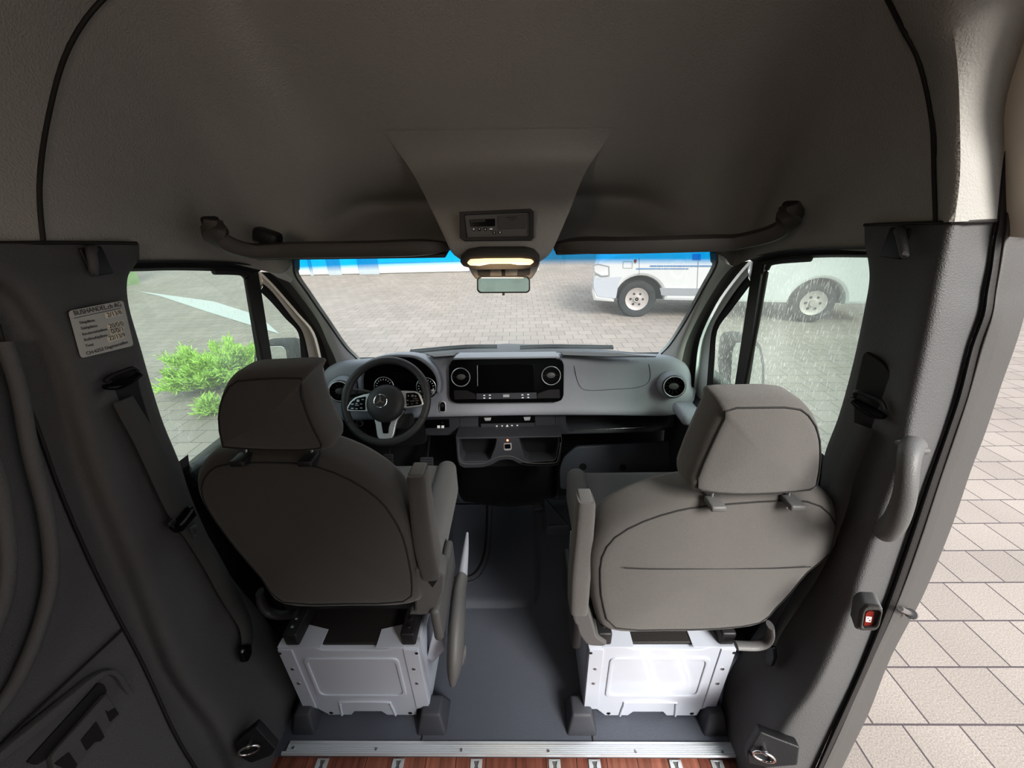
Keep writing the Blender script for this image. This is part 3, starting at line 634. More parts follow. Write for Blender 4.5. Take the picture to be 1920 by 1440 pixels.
rbox('bracket', tuple(at(398, 425, y=1.175)), (.028, .05, .055), M['dark'], lt, bev=.01)
rbox('bracket', tuple(at(502, 446, y=1.27)), (.075, .05, .05), M['dark'], lt, bev=.014, rot=Matrix.Rotation(.35, 3, 'Y'))
rt = shelf('shelf_rail', 'long dark shelf rail with curved end bracket right of the roof console', [(0, 0)] * 3 + [(1200, 460)])
P_ = [at(1481, 384, y=1.16), at(1482, 402, y=1.16), at(1470, 425, y=1.17), at(1440, 440, y=1.19), at(1400, 450, y=1.22), at(1370, 455, y=1.24), at(1330, 456, y=1.25), at(1180, 460, y=1.27), at(1090, 460, y=1.27), at(1042, 462, y=1.30)]
sweep('rail', P_, rsec, M['rail'], rt, n=4, scales=[.85, 1, 1, .95, .9, .95, 1, 1, 1, .55])
rbox('bracket', tuple(at(1480, 397, y=1.175)), (.028, .05, .055), M['dark'], rt, bev=.01)
# sun visors folded up against the header
for nm, lab, pts in (('L', 'dark sun visor folded up above the driver side of the windscreen', [(478, 486), (836, 481)]), ('R', 'dark sun visor folded up above the passenger side of the windscreen', [(1042, 476), (1372, 466)])):
    a, b = at(*pts[0], y=1.30), at(*pts[1], y=1.30); mid = a.lerp(b, .5)
    t = thing('sun_visor', lab, 'sun visor', tuple(mid), 'sun visors')
    L = (b - a); ang = atan2(L.z, L.x)
    rbox('visor_panel', tuple(mid + V((0, .075, .012))), (L.length, .15, .014), M['rail'], t, bev=.0065, rot=Matrix.Rotation(-ang, 3, 'Y') @ Matrix.Rotation(radians(8), 3, 'X'))
    for q in (a.lerp(b, .25), a.lerp(b, .75)): rbox('visor_clip', tuple(q + V((0, .05, .022))), (.03, .03, .02), M['dark'], t, bev=.004)

# roof console: front face falling from the lining to the windscreen
cbm = bmesh.new(); cbm.from_mesh(ceiling.data); CT = BVHTree.FromBMesh(cbm)
def onceil(px, py):
    d = ray(px, py).normalized(); h = CT.ray_cast(CAM, d)[0]; return h
cr = []
for (pl_, pr_, w_, y) in [((722, 245), (1150, 240), 0, 1.3), ((742, 275), (1130, 270), .03, 1.3), ((762, 303), (1112, 296), .13, 1.3), ((779, 330), (1097, 320), .36, 1.29), ((794, 358), (1083, 350), .66, 1.27), ((812, 395), (1068, 390), .95, 1.25), ((833, 440), (1047, 440), 1, 1.235), ((848, 472), (1033, 470), 1, 1.235), ((862, 485), (1022, 483), 1, 1.24), ((878, 494), (1008, 492), 1, 1.25)]:
    row = []
    for i in range(9):
        t = (0, .10, .25, .4, .5, .6, .75, .9, 1)[i]; px = pl_[0] + (pr_[0] - pl_[0]) * t; py = pl_[1] + (pr_[1] - pl_[1]) * t
        h = onceil(px, py) if w_ < 1 else None; f = at(px, py, y=y - .018 * (4 * t * (1 - t)) ** .5)
        if h is not None: f = (h + (CAM - h).normalized() * .003).lerp(f, w_)
        row.append(f)
    a, b = row[0], row[-1]; kk = w_
    row = [a + V((-.004, .25 * kk + .004, .02 * kk)), a + V((-.003, .03 * kk + .002, .003))] + row + [b + V((.003, .03 * kk + .002, .003)), b + V((.004, .25 * kk + .004, .02 * kk))]; cr.append(row)
last = [p + V((0, .06, -.004)) for p in cr[-1]]; 
cons = thing('roof_console', 'grey-brown roof console bulging down above the windscreen centre', 'roof console', tuple(at(935, 400, y=1.24)), kind='structure')
cbody = loft('console_body', cr + [last], M['head'], cons, nu=4, nv=4)
# tachograph let into the console
fc = Fr(at(932, 422, y=1.208), (1, 0, .004), (0, .12, 1))
tg = thing('tachograph', 'black digital tachograph with small display set in the roof console', 'tachograph', tuple(fc.o))
plate('frame', [[(861, 397), (995, 391), (1001, 397), (1001, 446), (996, 451), (870, 452), (862, 446)], [(870, 403), (992, 398), (993, 443), (875, 445)]], fc, .02, M['dark'], tg, bev=.0015, h=.008)
plate('face', [(868, 401), (994, 396), (995, 445), (873, 447)], fc, .01, M['gplast'], tg, bev=.0005, h=-.002)
plate('display', [(880, 412), (928, 410), (928, 424), (882, 425)], fc, .004, M['gloss'], tg, bev=.0006, h=.001)
plate('display_glow', [(882, 413), (910, 412), (908, 416), (883, 417)], fc, .002, M['mirror'], tg, bev=.0002, h=.0016)
plate('card_flap', [(933, 405), (985, 402), (986, 428), (934, 430)], fc, .004, M['seal2'], tg, bev=.0008, h=.001, r=.003)
plate('slot', [(950, 407), (969, 406), (969, 408), (950, 409)], fc, .002, M['dark'], tg, bev=.0001, h=.0022)
plate('slot', [(955, 411), (966, 410.5), (966, 412), (955, 412.5)], fc, .002, M['dark'], tg, bev=.0001, h=.0022)
for i, (px, py, s) in enumerate([(888.5, 430, 'D'), (899, 430, '^'), (910, 430, 'v'), (921, 429.5, 'OK'), (927, 436.5, '1'), (937.5, 436, '2')]):
    u, v = fc.uv(px, py); b = disc('button', fc, u, v, [(.0045, -.002), (.0045, .001), (.0035, .0018), (.0005, .0018)], M['dark'], tg, n=16)
    text('symbol', s, fc, u, v, .006, M['icon'], tg, h=.0022, align='CENTER', bold=.0002)
# dome lamp
fl_ = Fr(at(940, 492, y=1.20), (1, 0, .012), (0, -.8, 1))
dl = thing('dome_lamp', 'lit warm interior lamp strip at the lower end of the roof console', 'lamp', tuple(fl_.o))
plate('housing', [(862, 492), (876, 480), (900, 475.5), (985, 475), (1003, 480), (1013, 491), (1008, 500), (980, 506), (893, 507), (868, 500)], fl_, .03, M['seal2'], dl, bev=.004, h=.0, r=.006)
plate('lens', [(876, 494), (882, 488), (910, 486.5), (975, 486), (996, 488), (1001, 492), (994, 497), (972, 497), (955, 494.5), (918, 495), (900, 498.5), (882, 498)], fl_, .006, M['lamp'], dl, bev=.001, h=.004, r=.003)
# sensor cover on the screen and mirror
sc_ = Fr(at(945, 510, y=1.30), (1, 0, 0), (0, -.2, 1))
sn = thing('sensor_cover', 'grey sensor cover on the windscreen behind the interior mirror', 'sensor cover', tuple(sc_.o))
plate('cover', [(874, 492), (1014, 490), (1008, 508), (996, 526), (893, 527), (882, 512)], sc_, .05, M['atrim'], sn, bev=.008, h=0, r=.012)
plate('dark_insert', [(892, 496), (920, 500), (919, 518), (897, 518)], sc_, .004, M['gplast'], sn, bev=.0008, h=.002, r=.004)
plate('dark_insert', [(972, 499), (996, 494), (993, 516), (969, 518)], sc_, .004, M['gplast'], sn, bev=.0008, h=.002, r=.004)
plate('sensor_bridge', [(905, 499), (978, 498), (960, 506), (925, 506)], sc_, .02, M['seal2'], sn, bev=.003, h=.012, r=.004)
mf = Fr(at(944, 534, y=1.22), (1, .0, .006), (0, .09, 1))
mr = thing('interior_mirror', 'small black framed interior mirror hanging below the roof console', 'mirror', tuple(mf.o))
rm = [(894, 523), (899, 518.5), (989, 518), (994, 524), (994, 545), (989, 549.5), (899, 550), (894, 545)]
plate('housing', rm, mf, .022, M['dark'], mr, bev=.003, h=0, r=.006)
plate('mirror_glass', [(896.5, 524.5), (900.5, 521), (987.5, 520.5), (991.5, 525), (991.5, 544), (987, 547), (901, 547.5), (896.5, 543.5)], mf, .002, M['mirror'], mr, bev=.0003, h=.001, r=.005)
tube('stalk', [at(944, 519, y=1.225), at(944, 512, y=1.25), at(943, 506, y=1.27)], .006, M['dark'], mr, n=3)
rbox('dimmer_tab', tuple(at(944, 551.5, y=1.222)), (.008, .01, .006), M['dark'], mr, bev=.002)
# ================================================================== DASHBOARD
dash = thing('dashboard', 'blue-grey moulded dashboard with black centre panel across the cab', 'dashboard', (0, 1.7, .6))
def dcol(x, dz=0., pinch=0.):
    q = x / .84; dzs = -.012 * q * q
    pr = [(1.87, .845), (1.80, .875), (1.72, .905), (1.672, .895), (1.648, .81), (1.618, .70), (1.598, .655), (1.615, .632), (1.70, .62)]
    c = []
    for y, z in pr:
        z2 = .765 + (z - .765) * (1 - pinch) + dzs * (1 if z > .8 else -.8)
        c.append(V((x, y - .05 * q * q * (1 if y < 1.7 else .6) + pinch * .05, z2)))
    return c
xs = [(-.865, .85), (-.855, .5), (-.83, .22), (-.78, .06), (-.7, 0), (-.5, 0), (-.3, 0), (-.1, 0), (.1, 0), (.3, 0), (.5, 0), (.7, 0), (.78, .06), (.83, .22), (.855, .5), (.865, .85)]
cols_ = [dcol(x, pinch=p) for x, p in xs]
# right end dips less at the lower lip (swoosh)
dbody = loft('upper_body', cols_, M['dash'], dash, nu=5, nv=4)
dbm = bmesh.new(); dbm.from_mesh(dbody.data); bmesh.ops.translate(dbm, vec=dash.location, verts=dbm.verts); DT = BVHTree.FromBMesh(dbm)
def on(px, py, lift=.001):
    d = ray(px, py).normalized(); h, nn, i, dist = DT.ray_cast(CAM, d)
    if h is None: return None
    return h - d * lift
def onfr(px, py):
    d = ray(px, py).normalized(); h, nn, i, dist = DT.ray_cast(CAM, d)
    if nn.dot(d) > 0: nn = -nn
    X = V((1, 0, 0)); U = nn.cross(X); return Fr(h, X, U)
# top pad in the centre and defroster slots
def strip_on(name, pts, r, m, parent=dash, n=1, flat=.5): 
    P = [on(*p) for p in pts]; P = [p for p in P if p is not None]; return sweep(name, P, (r, r * flat), m, parent, n=n)
DP = YP(1.655, .2, .86)
slot1 = [(790, 662), (852, 661), (838, 667), (806, 669)]
for pts in ([(800, 664), (858, 661), (850, 666.5), (815, 669)], [(1050, 659), (1150, 661.5), (1230, 668), (1140, 668.5), (1056, 665.5)]):
    f_ = Fr((0, 1.75, .9025), (1, 0, 0), (0, 1, -.15)); plate('defroster_slot', pts, f_, .004, M['dark'], dash, bev=.0005, h=.006)
f_ = Fr((0, 1.73, .905), (1, 0, 0), (0, 1, -.25)); plate('centre_pad', [(862, 661), (1042, 659), (1050, 668), (850, 671)], f_, .008, M['dash'], dash, bev=.002, h=.003, r=.01)
strip_on('airbag_seam', [(1075, 670), (1077, 690), (1083, 715), (1092, 729), (1110, 732), (1150, 730), (1190, 727), (1212, 720), (1219, 706), (1217, 685), (1210, 670)], .0013, M['dark'], n=4)
# centre panel (piano black)
p0 = at(950, 713, y=1.625); DPc = Fr((0, 1.622, p0.z), (1, 0, 0), (0, .24, 1))
panel = plate('centre_panel', [(841, 686), (846, 676), (856, 673.5), (1042, 671.5), (1053, 674), (1057.5, 684), (1057, 742), (1053, 751), (1042, 754.5), (856, 756.5), (846, 752), (842, 744)], DPc, .05, M['gloss'], dash, bev=.004, h=.006, r=.01)
plate('touch_screen', [(895, 685), (1001, 683.5), (1001, 735), (896, 736)], DPc, .006, M['screen'], panel, bev=.001, h=.012)
plate('screen_edge', [(894.5, 685), (895.5, 685), (896, 724), (895, 724)], DPc, .003, M['silver'], panel, bev=.0002, h=.0135)
plate('storage_slot', [(851, 732), (875, 732), (891, 739), (892, 748), (852, 749)], DPc, .003, M['dark'], panel, bev=.0006, h=.008, r=.003)
plate('storage_slot', [(1049, 730), (1028, 731), (1008, 738), (1008, 747), (1050, 746.5)], DPc, .003, M['dark'], panel, bev=.0006, h=.008, r=.003)
plate('switch_bar', [(893, 738), (1006, 736), (1007, 747.5), (893, 749)], DPc, .006, M['dashlow'], panel, bev=.001, h=.011)
plate('volume_roller', [(943, 740), (955, 739.8), (955, 744.8), (943, 745)], DPc, .004, M['silver'], panel, bev=.0008, h=.014, r=.001)
for px, py in [(908, 741.5), (918.5, 741), (908, 746.5), (918.5, 746.5), (979.5, 740.5), (990.5, 740), (980, 745.8), (990.5, 745.3)]:
    plate('key_symbol', [(px - 1.8, py - 1), (px + 1.8, py - 1), (px + 1.8, py + 1), (px - 1.8, py + 1)], DPc, .001, M['icon'], panel, bev=.0001, h=.0118)
def vent(px, py, r, fr_, parent, lab=None):
    u, v = fr_.uv(px, py)
    ring = disc('vent', fr_, u, v, [(r * 1.0, -.012), (r * 1.02, .006), (r * .98, .012), (r * .90, .012), (r * .86, .004), (r * .85, -.02), (r * .2, -.02)], M['gloss'], parent)
    rg = disc('chrome_ring', fr_, u, v, [(r * .985, .006), (r * .99, .0125), (r * .95, .0145), (r * .90, .0125), (r * .895, .006)], M['silver'], ring)
    bl_ = []
    for a in range(0, 180, 30):
        c, s_ = cos(radians(a)), sin(radians(a)); w = .0012
        bl_.append(plate('b', [(u - c * r * .84 - s_ * w, v - s_ * r * .84 + c * w), (u - c * r * .84 + s_ * w, v - s_ * r * .84 - c * w), (u + c * r * .84 + s_ * w, v + s_ * r * .84 - c * w), (u + c * r * .84 - s_ * w, v + s_ * r * .84 + c * w)], fr_, .004, M['dark'], ring, bev=.0002, h=-.004 if a else .001, px=False))
    join('vent_blade', bl_)
    disc('vent_knob', fr_, u, v, [(r * .30, -.004), (r * .30, .004), (r * .2, .007), (r * .02, .007)], M['gplast'], ring, n=16, sx=1.5)
    return ring
vent(864.5, 706.5, .0445, Fr(DPc.w(0, 0, .006), DPc.X, DPc.U), panel); vent(1033, 703.5, .0445, Fr(DPc.w(0, 0, .006), DPc.X, DPc.U), panel)
vR = at(1263, 724, y=1.548); fR = Fr(vR, (1, -.12, 0), (0, .24, 1)); vent(1263, 724, .047, fR, dash)
vL = at(633, 727, y=1.548); fL = Fr(vL, (1, .12, 0), (0, .24, 1)); vent(638, 733, .047, Fr(at(638, 733, y=1.545), (1, .12, 0), (0, .24, 1)), dash)
for f_, px, py in ((fR, 1263, 724), (fL, 638, 733)):
    u, v = f_.uv(px, py); disc('vent_socket', f_, u, v, [(.060, -.06), (.058, -.01), (.050, .001), (.046, .001)], M['dash'], dash)
# start button
fs = onfr(829, 762); fs = Fr(fs.o, fs.X, fs.U)
sb = plate('start_switch', [(823.5, 758), (825, 754), (829.5, 751.5), (834, 754), (836, 758), (836, 770), (834, 773), (825.5, 773), (823.5, 770)], fs, .008, M['silver'], dash, bev=.001, h=.010, r=.002)
plate('start_insert', [(825, 758), (826.5, 755), (829.5, 753.5), (833, 755), (834.6, 758), (834.6, 770), (833, 771.5), (826.5, 771.5), (825, 770)], fs, .004, M['gloss'], sb, bev=.0004, h=.0112, r=.002)
u, v = fs.uv(829.7, 760); disc('start_knob', fs, u, v, [(.0095, .010), (.0095, .0145), (.008, .0155), (.0005, .0155)], M['dark'], sb, n=24)
# ---- instrument binnacle
fb = Fr(at(750, 705, y=1.60), (1, .02, 0), (0, .26, 1))
bn_out = [(681, 742), (680, 712), (684, 694), (697, 680), (720, 672), (750, 669), (778, 672), (800, 684), (815, 700), (821, 718), (820, 732), (812, 745), (750, 752)]
bno = [fb.uv(*p) for p in bn_out]
cl = plate('instrument_cluster', [fb.uv(*p) for p in bn_out], fb, .03, M['screen'], dash, bev=.002, h=-.004, r=.012, px=False)
hood = [(676, 745), (673, 712), (678, 690), (692, 675), (718, 666.5), (750, 663.5), (783, 666.5), (806, 679), (821, 697), (828, 718), (826, 736)]
hi = [fb.uv(*p) for p in hood]
hrows = []
for p, q in zip(hood, [(683, 742), (681, 712), (685, 694), (698, 680), (721, 672), (750, 669.5), (778, 672), (799, 684), (814, 700), (820, 718), (819, 732)]):
    a = fb.uv(*p); b = fb.uv(*q)
    hrows.append([fb.w(a[0], a[1], -.09), fb.w(a[0], a[1], .004), fb.w(*(V(a).lerp(V(b), .35)), .016), fb.w(*(V(a).lerp(V(b), .8)), .014), fb.w(b[0], b[1], .006), fb.w(b[0], b[1], -.02)])
loft('hood', hrows, M['dash'], dash, nu=3, nv=4)
for px, py, nm in ((720, 725, 0), (799, 726, 1)):
    u, v = fb.uv(px, py); g = disc('gauge', fb, u, v, [(.0455, -.002), (.0455, .001), (.0435, .002), (.0425, .0005), (.001, .0005)], M['silver'], cl, n=48)
    disc('gauge_face', fb, u, v, [(.0425, -.002), (.0425, .0012), (.001, .0012)], M['screen'], g, n=40)
    tk = []
    for a in range(-30, 211, 20):
        c, s_ = cos(radians(a)), sin(radians(a)); r0, r1, w = .030, .037, .0009
        tk.append(plate('t', [(u + c * r0 - s_ * w, v + s_ * r0 + c * w), (u + c * r0 + s_ * w, v + s_ * r0 - c * w), (u + c * r1 + s_ * w, v + s_ * r1 - c * w), (u + c * r1 - s_ * w, v + s_ * r1 + c * w)], fb, .0006, M['icon'], g, bev=.0001, h=.002, px=False))
    join('gauge_marks', tk)
plate('centre_display', [(741, 698), (777, 698), (777, 738), (741, 738)], fb, .002, M['gloss'], cl, bev=.0003, h=-.002)
# ---- lower dashboard
fl2 = YP(1.625, .08, .6)
low = plate('lower_panel', [(818, 777), (1050, 774), (1050, 815), (845, 817), (800, 817), (792, 800), (792, 782)], fl2, .12, M['dashlow'], dash, bev=.004, h=0)
rp_ = plate('right_shelf', [[(1046, 775), (1262, 765), (1268, 772), (1262, 800), (1225, 810), (1046, 815)], [(1061, 780), (1252, 768), (1257, 775), (1250, 797), (1222, 804), (1068, 810), (1062, 806)]], fl2, .16, M['dashlow'], dash, bev=.003, h=0)
plate('shelf_back', [(1050, 776), (1262, 766), (1262, 806), (1050, 812)], fl2, .01, M['dark'], dash, bev=.001, h=-.10)
tube('shelf_lip', [fl2.p(1075, 807, -.01), fl2.p(1150, 804, -.01), fl2.p(1210, 801, -.01)], .002, M['chrome'], rp_, n=3)
for px in (862, 1041.5): tube('panel_joint', [fl2.p(px, 780, .0003), fl2.p(px + .5, 815, .0003)], .0011, M['dark'], low)
hv = plate('climate_panel', [(898, 781), (1003, 779.5), (1004, 799), (1000, 802), (902, 803.5), (898, 800)], fl2, .012, M['gloss'], low, bev=.0015, h=.006, r=.003)
plate('key_bar', [(901, 795), (1003, 793), (1003, 800), (1000, 801.5), (903, 803)], fl2, .004, M['dashlow'], hv, bev=.0008, h=.009, r=.002)
for pts in ([(907.5, 784.5), (921, 784), (919.5, 789), (909.5, 789.3)], [(981.5, 783), (995, 782.5), (993.5, 788.3), (983.5, 788.8)]): plate('rocker', pts, fl2, .012, M['silver'], hv, bev=.0012, h=.014, r=.0015)
for i, (px, py) in enumerate([(931.5, 799), (941.5, 798.7), (951, 798.3), (960, 798), (970, 797.8)]):
    pp = [(px, py - 2.4), (px + 2.6, py + 1.8), (px - 2.6, py + 1.8)] if i == 2 else [(px - 1.7, py - 1), (px + 1.7, py - 1.1), (px + 1.2, py + 1), (px - 1.2, py + 1)]
    plate('key_symbol', pp, fl2, .0006, M['icon'], hv, bev=.0001, h=.0095)
sw = plate('switch_panel', [(795.5, 788), (842, 786.5), (842.5, 801.5), (797, 803)], fl2, .008, M['gloss'], low, bev=.001, h=.004)
for px in (822.3, 830): plate('white_switch', [(px - 2.6, 798.2), (px + 2.6, 798), (px + 2.6, 802.8), (px - 2.6, 803)], fl2, .004, M['icon'], sw, bev=.0005, h=.0065)
u, v = fl2.uv(830, 792); disc('symbol_ring', fl2, u, v, [(.0042, .003), (.0042, .0048), (.0028, .0048), (.0028, .003)], M['steel'], sw, n=16)
# knee panel left of and below the wheel
fk = YP(1.62, .10, .6)
kp = plate('knee_panel', [(628, 772), (646, 776), (800, 778), (800, 832), (770, 838), (640, 842), (632, 820)], fk, .10, M['dark'], dash, bev=.006, h=-.005, r=.02)
lp_ = plate('light_switch_panel', [(656, 778), (698, 780), (700, 806), (664, 805), (657, 795)], fk, .01, M['gloss'], kp, bev=.0015, h=.002, r=.006)
u, v = fk.uv(675.5, 792.5); kn = disc('light_knob', fk, u, v, [(.0165, .0), (.0165, .008), (.015, .012), (.0132, .012), (.0125, .0105), (.001, .0105)], M['silver'], lp_, n=32); disc('knob_cap', fk, u, v, [(.0125, .009), (.0125, .0115), (.001, .0125)], M['dark'], kn, n=24)
plate('column_shroud', [(728, 780), (772, 778), (770, 800), (762, 806), (730, 806)], YP(1.56, .3, .7), .08, M['seal2'], dash, bev=.008, r=.012)
# centre storage console
fcs = YP(1.50, .12, .5)
cc = thing('centre_console', 'dark console with two open storage bins and a parking brake switch below the dashboard', 'console', tuple(fcs.p(955, 850)))
outl = [(854, 820), (1053, 817), (1054, 826), (1050, 862), (1047, 870), (1040, 874), (990, 874), (975, 871), (960, 863), (948, 862), (936, 864), (922, 872), (905, 877), (870, 878), (861, 873), (857, 862)]
h1 = [(861, 824), (931, 823), (928, 838), (919, 861), (914, 864), (868, 865), (863, 858)]
h2 = [(973, 822), (1047, 820), (1047, 830), (1043, 857), (1038, 863), (992, 865), (985, 862), (978, 842)]
plate('bin_frame', [outl, h1, h2], fcs, .10, M['dashlow'], cc, bev=.004, h=0, r=.006)
plate('bin_back', [(857, 821), (1052, 818), (1046, 872), (865, 876)], fcs, .01, M['dark'], cc, bev=.001, h=-.09)
loft('top_cover', [[fcs.p(854, 820, 0), fcs.p(1053, 817, 0)], [fcs.p(854, 820, 0) + V((0, .12, -.012)), fcs.p(1053, 817, 0) + V((0, .12, -.012))]], M['dashlow'], cc)
tube('bin_edge', [fcs.p(858, 830, .001), fcs.p(861, 860, .001), fcs.p(869, 869, .001), fcs.p(905, 869, .001), fcs.p(922, 862, .001), fcs.p(938, 856, .001), fcs.p(960, 856, .001), fcs.p(978, 864, .001), fcs.p(992, 868, .001), fcs.p(1036, 868, .001), fcs.p(1046, 861, .001), fcs.p(1051, 830, .001)], .0022, M['gplast'], cc, n=4)
bs = plate('brake_switch', [(944.5, 832), (959, 831.5), (959.5, 842), (957, 844.5), (946.5, 845), (944.5, 842)], fcs, .008, M['silver'], cc, bev=.001, h=.003, r=.002)
plate('switch_cap', [(946, 833.5), (957, 833), (957.5, 841), (946.5, 841.5)], fcs, .006, M['gloss'], bs, bev=.001, h=.006, r=.002)
u, v = fcs.uv(951.7, 825.5); disc('warning_light', fcs, u, v, [(.0045, -.001), (.0045, .0015), (.003, .0025), (.0003, .0025)], M['led'], cc, n=16)

# ================================================================== STEERING WHEEL
wc = atk(724, 751, 1.46, .7, .79)
N_ = V((0, -1, .7)).normalized(); Xw = (Matrix.Rotation(radians(2.5), 3, N_) @ V((1, 0, 0)))
fw_ = Fr(wc, Xw, N_.cross(Xw)); 
sw_ = thing('steering_wheel', 'black leather steering wheel with silver spokes in front of the driver seat', 'steering wheel', tuple(wc))
R_ = .176
tw = []
for i in range(96):
    a = 2 * pi * i / 96; c = fw_.w(R_ * cos(a), R_ * sin(a), -.0); row = []
    k = 1 + .18 * (exp(-((a - radians(20)) / .18) ** 2) + exp(-((a - radians(160)) / .18) ** 2))
    for j in range(14):
        b = 2 * pi * j / 14; rr2 = .0165 * k
        row.append(fw_.w((R_ + rr2 * cos(b)) * cos(a), (R_ + rr2 * cos(b)) * sin(a), .0145 * k * sin(b)))
    tw.append(row)
rim = loft('rim', tw, M['leather'], sw_, cu=True, cv=True)
for a in (28, 152, -28, 208):
    c = radians(a); pts = [fw_.w((R_ + .0172 * cos(b)) * cos(c), (R_ + .0172 * cos(b)) * sin(c), .0152 * sin(b)) for b in [2 * pi * j / 16 for j in range(16)]]
    tube('seam', pts, .0008, M['pipe'], rim, closed=True, k=6)
def cp(x, y): return (x / 7.2 + 640, y / 7.2 + 640)
hub = [fw_.uv(*cp(x, y)) for x, y in []]
u0, v0 = fw_.uv(*cp(610, 840))
disc('airbag_hub', fw_, u0, v0, [(.080, -.03), (.082, .004), (.079, .018), (.068, .028), (.045, .034), (.02, .036), (.001, .036)], M['leather'], sw_, n=48)
def wpl(name, pts, h, d, m, par, r=.004, bev=.0015): return plate(name, [[cp(*p) for p in pts]], fw_, d, m, par, bev=bev, h=h, r=r)
ls = wpl('left_spoke', [(58, 938), (75, 885), (115, 815), (185, 755), (300, 715), (440, 686), (500, 800), (480, 930), (380, 948), (200, 945)], .010, .018, M['silver'], sw_, .006, .003)
wpl('left_buttons', [(82, 922), (100, 870), (140, 812), (210, 765), (330, 742), (318, 820), (322, 930), (200, 930)], .013, .004, M['gloss'], ls)
rs_ = wpl('right_spoke', [(800, 662), (1000, 672), (1058, 700), (1085, 760), (1112, 840), (1092, 872), (1000, 888), (850, 905), (760, 850)], .010, .018, M['silver'], sw_, .006, .003)
wpl('right_buttons', [(872, 696), (985, 690), (1035, 712), (1062, 770), (1086, 835), (1068, 855), (1000, 866), (880, 880), (872, 800)], .013, .004, M['gloss'], rs_)
wpl('lower_spoke', [(385, 950), (470, 960), (760, 960), (850, 930), (800, 1000), (755, 1060), (735, 1120), (705, 1260), (680, 1312), (640, 1328), (540, 1328), (500, 1310), (480, 1270), (462, 1130), (440, 1040)], .006, .016, M['silver'], sw_, .006, .003)
wpl('spoke_slot', [(535, 1085), (670, 1085), (640, 1160), (632, 1243), (562, 1243), (548, 1160)], .009, .006, M['gloss'], sw_, .003, .001)
for grp, par in (([(225, 802, 34, 30), (165, 795, 24, 10), (290, 785, 30, 10), (148, 848, 34, 12), (205, 840, 30, 10), (212, 862, 52, 8), (268, 846, 28, 10), (148, 905, 34, 13), (205, 910, 30, 10), (268, 900, 28, 13)], ls), ([(905, 735, 16, 26), (960, 735, 32, 28), (1002, 740, 22, 22), (1000, 775, 60, 8), (895, 798, 26, 14), (960, 805, 60, 9), (1020, 800, 40, 7), (895, 850, 26, 12), (955, 845, 22, 10), (1020, 832, 26, 12)], rs_)):
    ps = []
    for x, y, w, h in grp: ps.append(plate('k', [cp(x - w / 2, y - h / 2), cp(x + w / 2, y - h / 2), cp(x + w / 2, y + h / 2), cp(x - w / 2, y + h / 2)], fw_, .0006, M['steel'], par, bev=.0001, h=.0136))
    join('button_symbols', ps)
# emblem: ring with three-pointed star
ue, ve = fw_.uv(*cp(570, 822)); em = Fr(fw_.w(ue, ve, .0365), fw_.X, fw_.U)
ering = disc('emblem', em, 0, 0, [(.0285, -.002), (.0285, .002), (.027, .003), (.0255, .002), (.0255, -.001), (.001, -.0015)], M['chrome'], sw_, n=48)
disc('emblem_back', em, 0, 0, [(.0255, -.001), (.0255, .0002), (.001, .0002)], M['leather'], ering, n=32)
star = []
for i in range(3):
    a = radians(90 + 120 * i); b1, b2 = a + radians(60), a - radians(60)
    star += [(.0262 * cos(a), .0262 * sin(a)), (.0042 * cos(b1), .0042 * sin(b1))]
plate('star', [star], em, .003, M['chrome'], ering, bev=.0003, h=.003, px=False)
# stalks
st = thing('column_stalks', 'grey control stalks sticking out on both sides behind the steering wheel', 'stalk', tuple(fw_.w(0, 0, -.04)))
tube('left_stalk', [fw_.p(*cp(440, 700), -.04), fw_.p(*cp(300, 668), -.035), fw_.p(*cp(140, 655), -.03)], .007, M['gplast'], st, n=3)
tube('left_stalk', [fw_.p(*cp(400, 740), -.05), fw_.p(*cp(250, 720), -.045), fw_.p(*cp(115, 730), -.04)], .009, M['dark'], st, n=3)
tube('right_stalk', [fw_.p(*cp(900, 720), -.05), fw_.p(*cp(1100, 690), -.045), fw_.p(*cp(1215, 678), -.04)], .007, M['gplast'], st, n=3)
rbox('stalk_tip', tuple(fw_.p(*cp(1237, 678), -.04)), (.014, .012, .018), M['silver'], st, bev=.003)
# pedals
for i, (px, py, w) in enumerate([(800, 868, .07), (728, 862, .05)]):
    f_ = Fr(at(px, py, y=1.68), (1, 0, 0), (0, .5, 1)); t = thing('pedal', 'dark ribbed brake pedal under the steering wheel' if i == 0 else 'thin dark pedal lever left under the steering wheel', 'pedal', tuple(f_.o))
    plate('pad', [(-w / 2, -.03), (w / 2, -.03), (w / 2, .03), (-w / 2, .03)], f_, .012, M['dashlow'], t, bev=.002, px=False, r=.008)
    for k in range(4): tube('rib', [f_.w(-w / 2 + .006, -.02 + k * .013, .002), f_.w(w / 2 - .006, -.02 + k * .013, .002)], .002, M['seal'], t)
    tube('arm', [f_.w(0, .02, -.01), f_.w(0, .1, -.06), f_.w(0, .2, -.1)], .008, M['dark'], t, n=3)
